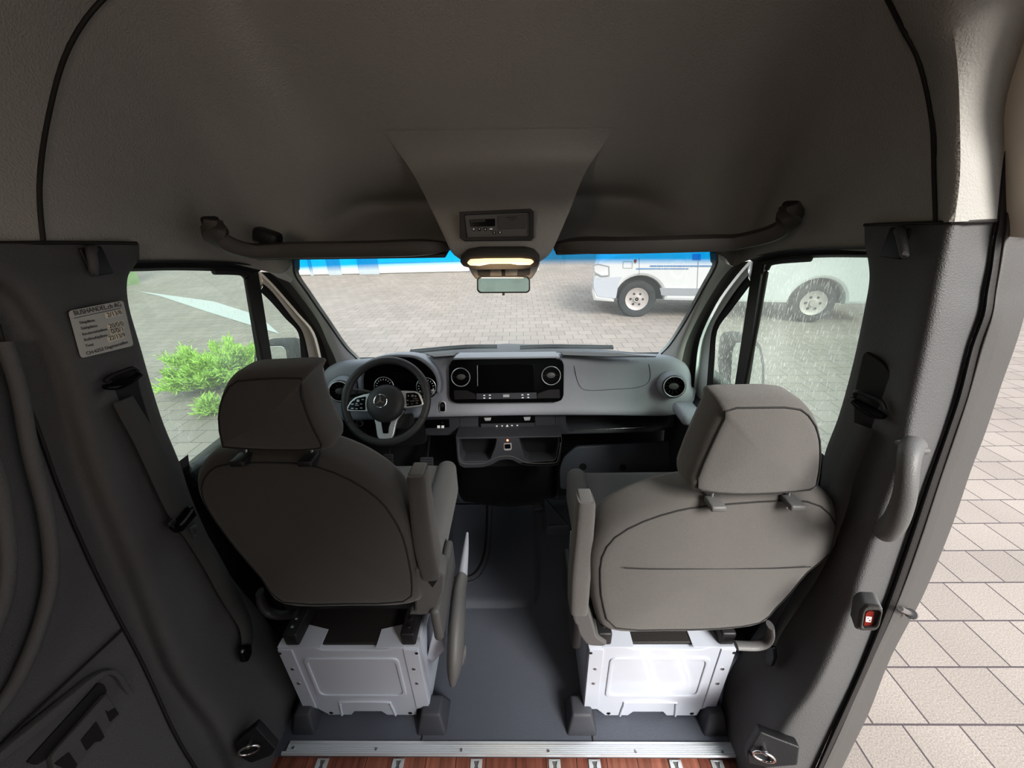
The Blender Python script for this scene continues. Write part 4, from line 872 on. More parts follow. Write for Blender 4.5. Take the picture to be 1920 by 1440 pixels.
# ================================================================== SEATS
def seat(side):
    drv = side < 0
    FB = M['fab'] if drv else M['fablit']
    root = thing('driver_seat' if drv else 'passenger_seat', 'dark fabric driver seat on a white metal box behind the steering wheel' if drv else 'dark fabric passenger seat on a white metal box by the open doorway', 'seat', (-.45 if drv else .48, .93, 0))
    if drv: lp = [(-.585, .56), (-.635, .645), (-.69, .742), (-.72, .805), (-.748, .875), (-.752, .935), (-.72, .985), (-.66, 1.008), (-.5, 1.008), (-.42, .995), (-.335, .955), (-.268, .90), (-.235, .85), (-.208, .78), (-.197, .70), (-.195, .61), (-.225, .56), (-.40, .553)]
    else: lp = [(.30, .475), (.262, .55), (.25, .64), (.252, .72), (.285, .785), (.36, .835), (.45, .868), (.52, .880), (.66, .893), (.79, .893), (.855, .855), (.888, .79), (.878, .73), (.825, .667), (.79, .60), (.755, .545), (.715, .492), (.6, .472), (.45, .468)]
    yf = lambda z: .665 + .2 * (z - .45)
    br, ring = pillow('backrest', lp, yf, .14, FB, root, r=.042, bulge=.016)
    sweep('piping', ring(.042 * .62, .003)[::2], (.0022, .0022), M['pipe'], br, closed=True)
    front = ring(.0, .14 - .04)
    if not drv:
        # horizontal stitch line
        tube('stitch_line', [V((x, yf(.70) - .0155 + (.004 if x in (.33, .80) else 0), .70)) for x in (.33, .4, .55, .7, .80)], .0012, M['pipe'], br, n=3)
    # headrest
    if drv: hp = [(405, 843), (397, 800), (399, 760), (412, 725), (435, 704), (500, 699), (572, 698), (568, 722), (583, 775), (602, 820), (614, 843), (600, 855), (500, 856), (415, 850)]; y0, k, z0 = .755, .22, 1.0
    else: hp = [(1297, 926), (1305, 890), (1322, 848), (1340, 808), (1354, 778), (1362, 757), (1430, 754), (1500, 755), (1529, 771), (1549, 809), (1553, 861), (1546, 912), (1530, 931), (1422, 940), (1340, 938)]; y0, k, z0 = .73, .22, .95
    hl = [atk(x, y, y0, k, z0) for x, y in hp]; hl = [(p.x, p.z) for p in hl]
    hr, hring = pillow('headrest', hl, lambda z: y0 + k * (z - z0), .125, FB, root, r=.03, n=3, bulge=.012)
    sweep('piping', hring(.03 * .5, .004)[::2], (.0022, .0022), M['pipe'], hr, closed=True)
    for px, py in ([(453, 860), (578, 860)] if drv else [(1341, 943), (1487, 941)]):
        p = atk(px, py, y0 + .02, k, z0)
        rbox('headrest_guide', tuple(p + V((0, .0, -.002))), (.036, .045, .016), M['dark'] if drv else M['gplast'], root, bev=.005)
        tube('headrest_post', [p + V((0, .015, -.03)), p + V((0, .03, .06))], .006, M['steel'], root)
    # armrest folded up
    if drv: a = [at(784, 888, y=.80), at(790, 940, y=.79), at(799, 1010, y=.765), at(812, 1068, y=.735)]; r = [.95, 1.0, 1.08, .98]
    else: a = [at(1097, 938, y=.80), at(1092, 1000, y=.785), at(1086, 1070, y=.755), at(1083, 1132, y=.725)]; r = [.95, 1.02, 1.08, 1.0]
    sec = fillet([(-.0245, -.036), (.0245, -.036), (.0245, .036), (-.0245, .036)], .014, 3)
    dd = (a[0] - a[1]).normalized()
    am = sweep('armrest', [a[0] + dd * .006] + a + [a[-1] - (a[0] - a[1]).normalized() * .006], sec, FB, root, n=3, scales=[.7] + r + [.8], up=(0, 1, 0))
    rbox('armrest_cap', tuple(a[0] + dd * .009 + V((0, .005, 0))), (.036, .055, .008), M['fabl'], am, bev=.005)
    # recliner side cover
    s = 1 if drv else -1
    fx = Fr((-.19 if drv else .245, .7, .5), (0, 1, 0), (0, 0, 1)) if drv else Fr((.245, .7, .5), (0, -1, 0), (0, 0, 1))
    if drv:
        pc = [(776, 1068), (800, 1066), (826, 1072), (836, 1078), (834, 1110), (822, 1140), (806, 1153), (790, 1155), (765, 1154), (768, 1148), (777, 1146), (776, 1100)]; fcv = YP(.715, .0, .5)
        plate('side_cover', pc, fcv, .06, M['gplast'], root, bev=.008, h=0, r=.01)
        plate('cover_opening', [(803, 1078), (818, 1076), (822, 1086), (811, 1102), (803, 1092)], fcv, .004, M['dark'], root, bev=.0005, h=.001, r=.002)
        rbox('cover_panel', (-.172, .83, .47), (.028, .26, .13), M['gplast'], root, bev=.012)
    else:
        pc = [(1076, 1132), (1100, 1130), (1110, 1160), (1120, 1195), (1140, 1208), (1132, 1213), (1108, 1212), (1098, 1208), (1085, 1190), (1074, 1160)]; fcv = YP(.70, .0, .5)
        plate('side_cover', pc, fcv, .06, M['gplast'], root, bev=.006, h=0, r=.01)
        rbox('cover_panel', (.225, .83, .43), (.03, .26, .13), M['dark'], root, bev=.012)
    # seat cushion
    if drv: cx, w, zt = -.455, .50, .60
    else: cx, w, zt = .525, .50, .555
    cu = rbox('cushion', (cx, 1.06, zt - .075), (w, .50, .15), M['fabl'], root, bev=.055, seg=5)
    rbox('cushion_bolster', (cx + s * w * .46, 1.06, zt - .065), (.075, .48, .17), M['fabl'], cu, bev=.034, seg=5)
    rbox('cushion_bolster', (cx - s * w * .46, 1.06, zt - .065), (.075, .48, .17), M['fabl'], cu, bev=.034, seg=5)
    rbox('seat_pan', (cx, 1.02, zt - .16), (w * .86, .46, .05), M['dark'], root, bev=.01)
    # outboard tilt lever bracket
    if drv: lv = [(487, 1110), (490, 1130), (503, 1147), (525, 1153), (555, 1150)]; yl = .70
    else: lv = [(1444, 1172), (1445, 1190), (1436, 1205), (1415, 1211), (1380, 1210)]; yl = .68
    sweep('outer_lever', [at(x, y, y=yl) for x, y in lv], (.008, .014), M['gplast'] if not drv else M['dark'], root, n=4, up=(0, 1, 0))
    # rails on top of the box
    x0, x1 = (-.658, -.238) if drv else (.262, .688)
    for x in ((x0 + .045, x1 - .028)):
        rl = rbox('slide_rail', (x, .93, .398), (.042, .44, .05), M['dark'], root, bev=.006)
        for dy in (.735, .76): disc('bolt', Fr((x, dy, .424), (1, 0, 0), (0, 1, 0)), 0, 0, [(.006, -.002), (.006, .002), (.001, .003)], M['steel'], rl, n=10)
    # white metal box
    zt2, y0b, y1b = .372, .705, 1.14
    ld = y0b
    dx = .002
    bx = []
    xm0, xm1 = x0 + .052, x1 - .052
    def fr_box(y): return Fr((0, y, 0), (1, 0, 0), (0, 0, 1))
    fb_ = fr_box(y0b)
    # body of the box : rear panel with step in the upper edge, two corner posts, side walls
    panel_ = plate('seat_box', [(x0, .045), (x0 + .045, .045), (x0 + .075, .008), (x0 + .15, .008), (x0 + .165, .03), (x1 - .165, .03), (x1 - .15, .008), (x1 - .05, .008), (x1 - .045, .045), (x1, .045), (x1, zt2), (x1 - .075, zt2), (x1 - .10, zt2 - .012), (x0 + .135, zt2 - .012), (x0 + .11, zt2), (x0, zt2)], fb_, .03, M['white'], root, bev=.003, px=False)
    for xx, t in ((x0, 1), (x1, -1)):
        rbox('side_wall', (xx + t * .006, (y0b + y1b) / 2 + .01, .21), (.012, y1b - y0b - .02, .32), M['white'], panel_, bev=.002)
        plate('corner_post', [(xx + t * .002, .06), (xx + t * .044, .06), (xx + t * .044, zt2 - .006), (xx + t * .002, zt2 - .006)], fb_, .006, M['white'], panel_, bev=.0015, h=.004, px=False)
        for z in (.20, .275): disc('rivet', fb_, xx + t * .024, z, [(.0055, .003), (.0052, .006), (.002, .007), (.0005, .007)], M['steel'], panel_, n=12)
        disc('bolt_hole', fb_, xx + t * (.085 if t > 0 else .07), .022, [(.007, .0002), (.006, .0012), (.0005, .0012)], M['dark'], panel_, n=12)
        disc('bolt_hole', fb_, xx + t * .006, zt2 - .02, [(.005, .004), (.005, .0052), (.0005, .0052)], M['dark'], panel_, n=12)
    plate('front_wall', [(x0, .03), (x1, .03), (x1, zt2), (x0, zt2)], fr_box(y1b), .01, M['white'], panel_, bev=.001, px=False)
    # pressed frame lines in the panel
    for nm, q in (('pressed_ring', [(x0 + .065, .12), (x1 - .065, .12), (x1 - .065, .325), (x0 + .065, .325)]), ('pressed_pocket', None)):
        if q:
            q2 = [(x0 + .077, .132), (x1 - .077, .132), (x1 - .077, .313), (x0 + .077, .313)]
            plate(nm, [q, q2], fb_, .006, M['white'], panel_, bev=.0028, h=.004, r=.022, px=False)
        else:
            cxp = (x0 + x1) / 2
            sweep(nm, [V((cxp - .09, y0b - .001, .012)), V((cxp - .083, y0b - .001, .075)), V((cxp - .07, y0b - .001, .09)), V((cxp + .07, y0b - .001, .09)), V((cxp + .083, y0b - .001, .075)), V((cxp + .09, y0b - .001, .012))], (.004, .004), M['white'], panel_, n=3, up=(0, 1, 0))
    # top flange and tray
    plate('top_flange', [(x0 + .04, y0b - .0), (x0 + .13, y0b - .0), (x0 + .13, y0b + .055), (x0 + .04, y0b + .075)], Fr((0, 0, zt2 + .001), (1, 0, 0), (0, 1, 0)), .004, M['white'], panel_, bev=.001, px=False)
    plate('top_flange', [(x1 - .125, y0b - .0), (x1 - .04, y0b - .0), (x1 - .04, y0b + .075), (x1 - .125, y0b + .055)], Fr((0, 0, zt2 + .001), (1, 0, 0), (0, 1, 0)), .004, M['white'], panel_, bev=.001, px=False)
    rbox('box_lid', ((x0 + x1) / 2, .94, zt2 - .008), (x1 - x0 - .03, .44, .012), M['seal'], root, bev=.003)
    # black feet on the floor
    for xx, t in ((x0, 1), (x1, -1)):
        inner = (t < 0) == drv
        for dxx in ((-.004,) if not inner else (-.004,)):
            w = .10 if inner else .08
            rbox('foot_cover', (xx + t * .010 - (t * .018 if inner else 0), .705, .033), (w, .105, .078), M['dashlow'], root, bev=.008, taper=(.62, .55))
    return root
ds = seat(-1); ps = seat(1)
# white bracket between driver seat box and lever
# handbrake lever
hb = thing('handbrake_lever', 'long grey handbrake lever on the aisle side of the driver seat', 'handbrake lever', tuple(at(850, 1200, y=.74)))
hP = [at(876, 999, y=1.06), at(873, 1030, y=1.0), at(867, 1080, y=.92), at(861, 1110, y=.87), at(857, 1160, y=.79), at(854, 1210, y=.73), at(852, 1250, y=.69), at(850, 1282, y=.67)]
sweep('handle', hP[:3], (.022, .025), M['dash'], hb, n=4, scales=[.22, .5, .78])
sweep('lever_body', hP[2:], (.024, .040), M['gplast'], hb, n=4, scales=[.78, .95, 1.1, 1.1, .9, .35])
f_ = Fr(at(866, 1226, y=.74), (0, -1, 0), (0, 0, 1)); f_ = Fr(f_.o, (0, 1, 0), (0, 0, 1))
disc('pivot', f_, 0, 0, [(.030, -.02), (.030, .004), (.024, .010), (.018, .004), (.001, .004)], M['gplast'], hb, n=24)
plate('white_bracket', [(800, 1235), (812, 1185), (832, 1172), (834, 1220), (812, 1243)], YP(.76, .0, .3), .03, M['white'], hb, bev=.004, r=.004)
# ================================================================== BELTS
def ribbon(name, Lp, Rp, m, parent, s, off=-.022):
    a = [pil(*p, s, off) for p in Lp]; b = [pil(*p, s, off) for p in Rp]
    o = loft(name, [a, [x.lerp(y, .5) for x, y in zip(a, b)], b], m, parent, nu=4); md = o.modifiers.new('t', 'SOLIDIFY'); md.thickness = .0015; return o
bL = thing('seat_belt', 'black seat belt with tongue hanging on the left B pillar', 'seat belt', tuple(pil(230, 740, -1, -.02)), 'seat belts')
ribbon('webbing', [(211, 757), (228, 790), (255, 840), (305, 947), (328, 985), (347, 1010), (380, 1062), (413, 1122), (445, 1172), (452, 1197), (452, 1216)], [(248, 742), (262, 765), (288, 809), (347, 926), (362, 952), (374, 978), (404, 1030), (434, 1085), (466, 1150), (474, 1184), (472, 1213)], M['belt'], bL, -1)
g0 = pil(232, 715, -1, -.012); fg = Fr(g0, (.25, 1, 0), (0, 0, 1))
plate('recess', [(194, 716), (205, 704), (245, 691), (258, 694), (264, 730), (285, 800), (292, 818), (246, 836), (235, 832), (212, 770)], fg, .012, M['dark'], bL, bev=.003, h=-.004, r=.012)
def pl3(pts, h): return [fg.p(*p, h) for p in pts]
sweep('belt_guide', pl3([(197, 726), (215, 724), (240, 714), (262, 702)], .02), (.016, .009), M['gloss'], bL, n=4, scales=[.6, 1, 1, .6])
sweep('guide_rim', pl3([(197, 716), (207, 706), (232, 696), (250, 690), (258, 696), (261, 704)], .016), (.006, .005), M['dark'], bL, n=4)
f2 = Fr(pil(350, 968, -1, -.04), (.1, 1, 0), (0, 0, 1))
tg_ = plate('belt_tongue', [(324, 992), (322, 984), (341, 970), (356, 951), (362, 948), (370, 966), (362, 975), (345, 996), (333, 1000)], f2, .014, M['gloss'], bL, bev=.004, r=.004)
tube('tongue_bar', [f2.p(338, 985, .009), f2.p(350, 972, .009), f2.p(362, 955, .009)], .0035, M['steel'], tg_, n=3)
plate('tongue_plate', [[(357, 990), (368, 984), (374, 1004), (364, 1011)], [(361, 993), (367, 990), (370, 1001), (365, 1005)]], f2, .004, M['steel'], tg_, bev=.0008, h=.004)
rbox('belt_stop', tuple(f2.p(321, 980, .002)), (.012, .022, .016), M['dark'], bL, bev=.005)
f3 = Fr(pil(461, 1225, -1, -.035), (.3, 1, 0), (0, 0, 1))
plate('anchor', [(453, 1212), (472, 1209), (473, 1225), (466, 1240), (455, 1243), (453, 1230)], f3, .012, M['gloss'], bL, bev=.002, r=.004)
disc('anchor_bolt', f3, *f3.uv(453, 1220), [(.005, 0), (.005, .006), (.001, .007)], M['steel'], bL, n=12)
bR = thing('seat_belt', 'black seat belt hanging on the right B pillar behind the passenger headrest', 'seat belt', tuple(pil(1630, 770, 1, -.02)), 'seat belts')
ribbon('webbing', [(1602, 792), (1595, 815), (1585, 840), (1560, 900), (1548, 950), (1530, 1010), (1500, 1090), (1450, 1180), (1436, 1212)], [(1640, 806), (1632, 826), (1622, 850), (1601, 902), (1590, 950), (1568, 1010), (1530, 1090), (1470, 1180), (1452, 1216)], M['belt'], bR, 1)
g0 = pil(1630, 770, 1, -.012); fg = Fr(g0, (.25, -1, 0), (0, 0, 1))
plate('recess', [(1618, 656), (1655, 680), (1672, 705), (1668, 760), (1655, 815), (1640, 826), (1600, 812), (1600, 740)], fg, .012, M['dark'], bR, bev=.003, h=-.006, r=.015)
sweep('belt_guide', pl3([(1603, 752), (1620, 764), (1640, 775), (1657, 782)], .02), (.016, .010), M['gloss'], bR, n=4, scales=[.7, 1, 1, .6])
sweep('guide_rim', pl3([(1600, 745), (1606, 735), (1625, 740), (1650, 752), (1658, 768)], .016), (.006, .005), M['dark'], bR, n=4)
f3 = Fr(pil(1441, 1235, 1, -.03), (.3, -1, 0), (0, 0, 1))
plate('anchor', [(1434, 1210), (1450, 1214), (1452, 1235), (1446, 1250), (1438, 1250), (1433, 1238)], f3, .012, M['gloss'], bR, bev=.002, r=.004)
# ================================================================== SMALL FITTINGS
for s, a, b, lab in ((-1, (172, 466), (176, 512), 'black coat hook at the top of the left B pillar'), (1, (1688, 432), (1697, 478), 'black coat hook at the top of the right B pillar')):
    t = thing('coat_hook', lab, 'coat hook', tuple(pil(*a, s, 0)), 'coat hooks')
    sweep('hook', [pil(*a, s, .0), pil(a[0] + s * 1, a[1] + 6, s, -.022), pil((a[0] + b[0]) / 2, (a[1] + b[1]) / 2, s, -.028), pil(*b, s, -.026), pil(b[0], b[1] - 3, s, -.036)], (.008, .009), M['pillar'], t, n=4, scales=[1.2, 1, 1, .9, .5], up=(0, 1, 0))
    rbox('base', tuple(pil(a[0] - s * 8, a[1] + 24, s, -.003)), (.008, .05, .06), M['dark'], t, bev=.003)
# sticker
cs = [pil(128, 586, -1, -.016), pil(231, 563, -1, -.016), pil(251, 648, -1, -.016), pil(152, 672, -1, -.016)]
so = (cs[0] + cs[1] + cs[2] + cs[3]) / 4; fs_ = Fr(so, cs[1] - cs[0] + cs[2] - cs[3], cs[0] - cs[3])
if fs_.N.x < 0: print('sticker normal flipped')
stk = thing('sticker', 'grey rectangular information sticker with printed text on the left B pillar', 'sticker', tuple(so))
plate('film', [(128, 583), (231, 563), (251, 648), (152, 672)], fs_, .0012, M['label'], stk, bev=.0003, r=.008)
def q12(x, y): return (130 + x / 12, 560 + y / 12)
def tfit(s, a, b, m=M['ink'], hs=1., h=.0009, bold=0.):
    A_, B_ = V(fs_.uv(*q12(*a))), V(fs_.uv(*q12(*b))); d = B_ - A_
    cu = bpy.data.curves.new('x', 'FONT'); cu.body = s; cu.size = 1; o = bpy.data.objects.new('x', cu); me = bpy.data.meshes.new_from_object(o)
    wx = max(v.co.x for v in me.vertices) - min(v.co.x for v in me.vertices); bpy.data.objects.remove(o); bpy.data.curves.remove(cu); bpy.data.meshes.remove(me)
    sz = d.length / wx
    text('print', s, fs_, A_.x, A_.y, sz * hs, m, stk, h=h, rot=atan2(d.y, d.x), bold=bold, sx=1 / hs)
tfit('BUSHANDEL.ch AG', (90, 335), (1145, 130), hs=1.15)
plate('rule', [q12(110, 432), q12(1160, 205), q12(1162, 217), q12(112, 444)], fs_, .0004, M['ink'], stk, bev=.0001, h=.0009)
for s, a, b in (('Sitzplätze', (220, 545), (560, 485)), ('Stehplätze', (255, 675), (620, 605)), ('Kinderstehplätze', (285, 810), (835, 685)), ('Rollstuhlplätze', (325, 935), (835, 820)), ('Total', (355, 1065), (530, 1030))): tfit(s, a, b)
for s, pts, a, b in (('2/13/8', [(785, 325), (1175, 240), (1200, 360), (820, 450)], (840, 378), (1160, 305)), ('20/0/0', [(840, 580), (1210, 485), (1235, 590), (870, 695)], (880, 630), (1200, 555)), ('0/0/1', [(900, 720), (1215, 620), (1240, 740), (930, 830)], (930, 745), (1190, 690)), ('22/13/9', [(840, 860), (1245, 770), (1270, 870), (875, 985)], (880, 905), (1240, 820))):
    plate('white_field', [q12(*p) for p in pts], fs_, .0004, M['labelw'], stk, bev=.0001, h=.0009); tfit(s, a, b, h=.0012)
tfit('CH-6252 Dagmersellen', (375, 1240), (1300, 975))
# grab handle right
gh = thing('grab_handle', 'dark vertical grab handle on the right B pillar beside the doorway', 'grab handle', tuple(pil(1700, 920, 1, -.04)))
gp = [pil(1712, 836, 1, -.006), pil(1706, 848, 1, -.035), pil(1702, 880, 1, -.050), pil(1696, 930, 1, -.052), pil(1682, 970, 1, -.046), pil(1668, 990, 1, -.03), pil(1660, 998, 1, .0)]
sweep('handle', gp, (.017, .017), M['gplast'], gh, n=5, scales=[1.25, 1.1, 1, 1.05, 1.15, 1.25, 1.2], up=(1, 0, 0), round_=20)
rbox('handle_cap', tuple(pil(1710, 838, 1, -.02)), (.04, .04, .012), M['gplast'], gh, bev=.005)
# emergency switch
fe = Fr(pil(1630, 1160, 1, -.035), (1, -.55, 0), (0, .2, 1))
es = thing('door_switch', 'red door switch in a raised grey frame on the right pillar beside the doorway', 'switch', tuple(fe.o))
eo = [(1603, 1180), (1609, 1143), (1620, 1135), (1650, 1137), (1657, 1144), (1650, 1176), (1642, 1184), (1610, 1183)]
plate('housing', [(1603, 1180), (1609, 1143), (1620, 1135), (1650, 1137), (1657, 1144), (1650, 1176), (1642, 1184), (1610, 1183)], fe, .05, M['gplast'], es, bev=.006, h=0, r=.008)
plate('frame', [[(1612, 1180), (1618, 1145), (1625, 1138), (1652, 1140), (1656, 1146), (1649, 1176), (1642, 1183), (1615, 1183)], [(1618, 1176), (1622, 1149), (1628, 1144), (1648, 1145), (1651, 1149), (1645, 1173), (1640, 1177), (1620, 1178)]], fe, .012, M['seal2'], es, bev=.002, h=.010, r=.006)
plate('red_button', [(1619, 1175), (1623, 1150), (1628, 1146), (1640, 1147), (1636, 1176), (1622, 1177)], fe, .006, M['red'], es, bev=.001, h=.003, r=.004)
plate('button_symbol', [[(1624, 1156), (1635, 1157), (1633, 1167), (1623, 1166)], [(1626.5, 1158.5), (1629, 1159), (1628.5, 1161), (1626, 1160.6)], [(1629.5, 1162), (1632.5, 1162.4), (1632, 1165), (1629, 1164.6)]], fe, .0006, M['icon'], es, bev=.0001, h=.0036)
# latch pin on the doorway flange
lpn = thing('striker_pin', 'small grey striker pin sticking out of the doorway flange', 'pin', tuple(at(1702, 1148, x=.99)))
p1, p2 = at(1688, 1141, x=.95), at(1708, 1151, x=1.02); tube('pin', [p1, p2], .006, M['steel'], lpn); tube('pin_head', [p2 - (p2 - p1).normalized() * .003, p2 + (p2 - p1).normalized() * .005], .012, M['gplast'], lpn, k=16)
# tie-down rings in dark pockets at the foot of both pillars
for s, pk_, rg, lab in ((-1, [(440, 1393), (480, 1361), (519, 1404), (508, 1418), (470, 1432), (444, 1418)], (470, 1400), 'chrome lashing ring in a dark pocket at the foot of the left B pillar'),
                        (1, [(1400, 1412), (1425, 1371), (1452, 1382), (1500, 1400), (1496, 1436), (1440, 1440), (1402, 1432)], (1430, 1412), 'chrome lashing ring in a dark pocket at the foot of the right B pillar')):
    o_ = pil(*rg, s, -.045)
    ft = Fr(o_, (1, -.35 * s, 0), (.0, .55, 1)); ft = Fr(o_ + ft.N * .02, ft.X, ft.U)
    t = thing('lashing_ring', lab, 'lashing ring', tuple(ft.o), 'lashing rings')
    plate('pocket', pk_, ft, .03, M['dark'], t, bev=.004, h=0, r=.006)
    u, v = ft.uv(*rg)
    pts = [ft.w(u + .024 * cos(a), v + .017 * sin(a), .012 + .01 * sin(a)) for a in [2 * pi * i / 24 for i in range(24)]]
    tube('ring', pts, .0032, M['chrome'], t, closed=True); tube('ring_bolt', [ft.w(u, v + .012, -.002), ft.w(u + .002, v + .014, .018)], .006, M['steel'], t)
# ---- left sliding door handle tray
fh = Fr(at(160, 1340, x=-.875), (0, 1, 0), (0, 0, 1))
ht = thing('handle_tray', 'dark moulded tray with slots low on the left side wall', 'handle tray', tuple(fh.o))
cq = lambda x, y: (x / 3.43, 1140 + y / 3.43)
out = [cq(*p) for p in [(-200, 1100), (600, 445), (680, 400), (745, 390), (800, 430), (870, 540), (925, 650), (932, 720), (915, 800), (860, 900), (770, 1040), (600, 1250), (-100, 1300)]]
ink = [cq(*p) for p in [(-100, 1090), (400, 690), (640, 470), (700, 430), (750, 440), (800, 520), (870, 640), (900, 700), (890, 790), (840, 890), (740, 1030), (560, 1230), (-50, 1250)]]
plate('tray_frame', [out, ink], fh, .02, M['wall'], ht, bev=.004, h=.008, r=.012)
plate('tray', out, fh, .02, M['wall'], ht, bev=.004, h=-.002, r=.012)
for nm, pts, h in (('slot', [(175, 990), (600, 520), (630, 480), (670, 490), (690, 535), (330, 950), (320, 960), (240, 1010)], 0), ('slot', [(520, 850), (620, 728), (655, 790), (688, 856), (610, 862), (560, 920)], .006), ('slot', [(678, 655), (700, 668), (740, 640), (768, 680), (710, 735)], .006), ('slot', [(350, 1000), (445, 925), (500, 1005), (470, 1060)], .006)):
    if nm == 'slot' and h == 0: plate(nm, [cq(*p) for p in pts], fh, .004, M['dark'], ht, bev=.0006, h=.002, r=.004)
    else: plate(nm, [cq(*p) for p in pts], fh, .004, M['dark'], ht, bev=.0006, h=.0125, r=.003)
plate('grip_bar', [cq(*p) for p in [(330, 955), (690, 545), (720, 590), (790, 710), (685, 860), (640, 905), (560, 1000), (470, 1070), (360, 1110)]], fh, .02, M['wall'], ht, bev=.004, h=.011, r=.008)
tube('grip_edge', [fh.p(*cq(320, 955), .011), fh.p(*cq(500, 755), .011), fh.p(*cq(685, 548), .011)], .002, M['seal2'], ht)
tube('tray_recess_curve', [fh.p(*cq(800, 1050), .002), fh.p(*cq(880, 985), .002), fh.p(*cq(990, 960), .002)], .004, M['seal'], ht, n=4)
# ================================================================== OUTSIDE
def wiper(name, lab, pts, yb):
    t = thing('wiper', lab, 'wiper', tuple(pts[0]), 'windscreen wipers')
    tube('wiper_arm', pts, .008, M['dark'], t, n=3); tube('wiper_blade', [p + V((0, .015, .006)) for p in pts], .005, M['seal'], t, n=3); return t
wiper('w', 'black wiper arm resting along the bottom of the windscreen, driver side', [at(768, 661, y=1.90), at(830, 655, y=1.93), at(880, 651.5, y=1.94), at(932, 651, y=1.95)], 0)
wiper('w', 'black wiper arm resting along the bottom of the windscreen, passenger side', [at(975, 653, y=1.95), at(1030, 651, y=1.95), at(1090, 651.5, y=1.94), at(1150, 652.5, y=1.93)], 0)
# door mirrors
fm = YP(1.74, .0, .9)
ml = thing('door_mirror', 'black door mirror outside the left quarter window', 'door mirror', tuple(fm.p(515, 690)), 'door mirrors')
plate('mirror_housing', [(474, 700), (474, 664), (480, 650), (492, 645), (536, 643), (548, 648), (558, 668), (562, 695), (565, 790), (474, 790)], fm, .10, M['tyre'], ml, bev=.015, h=-.01, r=.02)
plate('mirror_glass', [(480, 790), (480, 672), (487, 655), (500, 650), (528, 649), (536, 655), (540, 690), (540, 790)], fm, .004, M['mirror'], ml, bev=.001, h=.004, r=.01)
tube('mirror_foot', [fm.p(560, 780, -.05), V((-.93, 1.70, .72))], .03, M['tyre'], ml)
fm = YP(1.66, .0, .9)
mr2 = thing('door_mirror', 'tall black door mirror outside the right quarter window', 'door mirror', tuple(fm.p(1400, 700)), 'door mirrors')
plate('mirror_housing', [(1362, 690), (1366, 650), (1372, 634), (1392, 631), (1418, 636), (1430, 650), (1436, 680), (1436, 760), (1430, 790), (1372, 792)], fm, .10, M['tyre'], mr2, bev=.015, h=-.01, r=.02)
plate('mirror_glass', [(1370, 728), (1374, 660), (1380, 643), (1412, 643), (1424, 655), (1429, 690), (1428, 728)], fm, .004, M['mirror'], mr2, bev=.001, h=.004, r=.008)
plate('wide_angle_glass', [(1370, 735), (1428, 735), (1426, 780), (1374, 782)], fm, .004, M['mirror'], mr2, bev=.001, h=.004, r=.006)
tube('mirror_foot', [fm.p(1372, 770, -.05), V((.93, 1.66, .70))], .03, M['tyre'], mr2)
# ground
g = S(mesh('ground', [V((-40, -30, -.6)), V((40, -30, -.6)), V((40, 50, -.6)), V((-40, 50, -.6))], [(0, 1, 2, 3)], M['paver'])); g['label'] = 'courtyard of square beige concrete pavers in running bond'
# garage building ahead
Yb = 13.9; fgp = Fr((0, Yb, -.6), (1, 0, 0), (0, 0, 1))
gb = thing('garage_building', 'pale garage building with white roller doors ahead of the windscreen', 'building', (-4, Yb, -.6))
xa, xb = fgp.uv(535, 518)[0], fgp.uv(1010, 512)[0]
plate('wall', [(xa, 0), (xb, 0), (xb, 5), (xa, 5)], fgp, .4, M['render'], gb, bev=.01, px=False)
for a, b, nm, m in ((552, 585, 'garage_door', 'gdoor'), (590, 619, 'garage_door', 'gdoor'), (643, 676, 'garage_door', 'gdoor'), (713, 882, 'garage_door', 'gdoor')):
    u0_, u1_ = fgp.uv(a, 516)[0], fgp.uv(b, 516)[0]
    d_ = plate(nm, [(u0_, .03), (u1_, .03), (u1_, 2.6), (u0_, 2.6)], fgp, .06, M[m], gb, bev=.01, h=.05, px=False)
    if b - a > 100:
        for z in (.35, .7, 1.05, 1.4, 1.75, 2.1): plate('door_joint', [(u0_ + .02, z), (u1_ - .02, z), (u1_ - .02, z + .02), (u0_ + .02, z + .02)], fgp, .01, M['gpost'], d_, bev=.001, h=.055, px=False)
for a, b in ((585, 590), (619, 643), (676, 713), (882, 905)):
    u0_, u1_ = fgp.uv(a, 516)[0], fgp.uv(b, 516)[0]
    plate('pillar', [(u0_, 0), (u1_, 0), (u1_, 3), (u0_, 3)], fgp, .12, M['gpost'], gb, bev=.01, h=.10, px=False)
# pale wall and hedge along the left side
lw = S(loft('wall_back', [[V((-13.5, -14, z)), V((-13.0, 4, z)), V((-12.5, 13, z))] for z in (-.6, .2, 2.6)], M['hedge'], nu=4, nv=3)); lw['label'] = 'pale green hedge wall beyond the courtyard on the left'
rw = S(mesh('wall_far', [V((14, -14, -.6)), V((16, 24, -.6)), V((16, 24, 7)), V((14, -14, 7))], [(0, 1, 2, 3)], M['rwall'])); rw['label'] = 'beige building wall beyond the courtyard on the right'
# reflection streak of the left door glass, laid as a pale strip on the paving
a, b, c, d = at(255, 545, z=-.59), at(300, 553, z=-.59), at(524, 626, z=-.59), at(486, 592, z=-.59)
ln_ = mesh('reflection_strip', [a, at(300, 555, z=-.595), at(400, 588, z=-.595), c, d, at(400, 565, z=-.595)], [(0, 1, 2, 3, 4, 5)], M['line']); tag(ln_, 'pale strip on the paving standing in for a reflection in the left door glass', 'reflection strip')
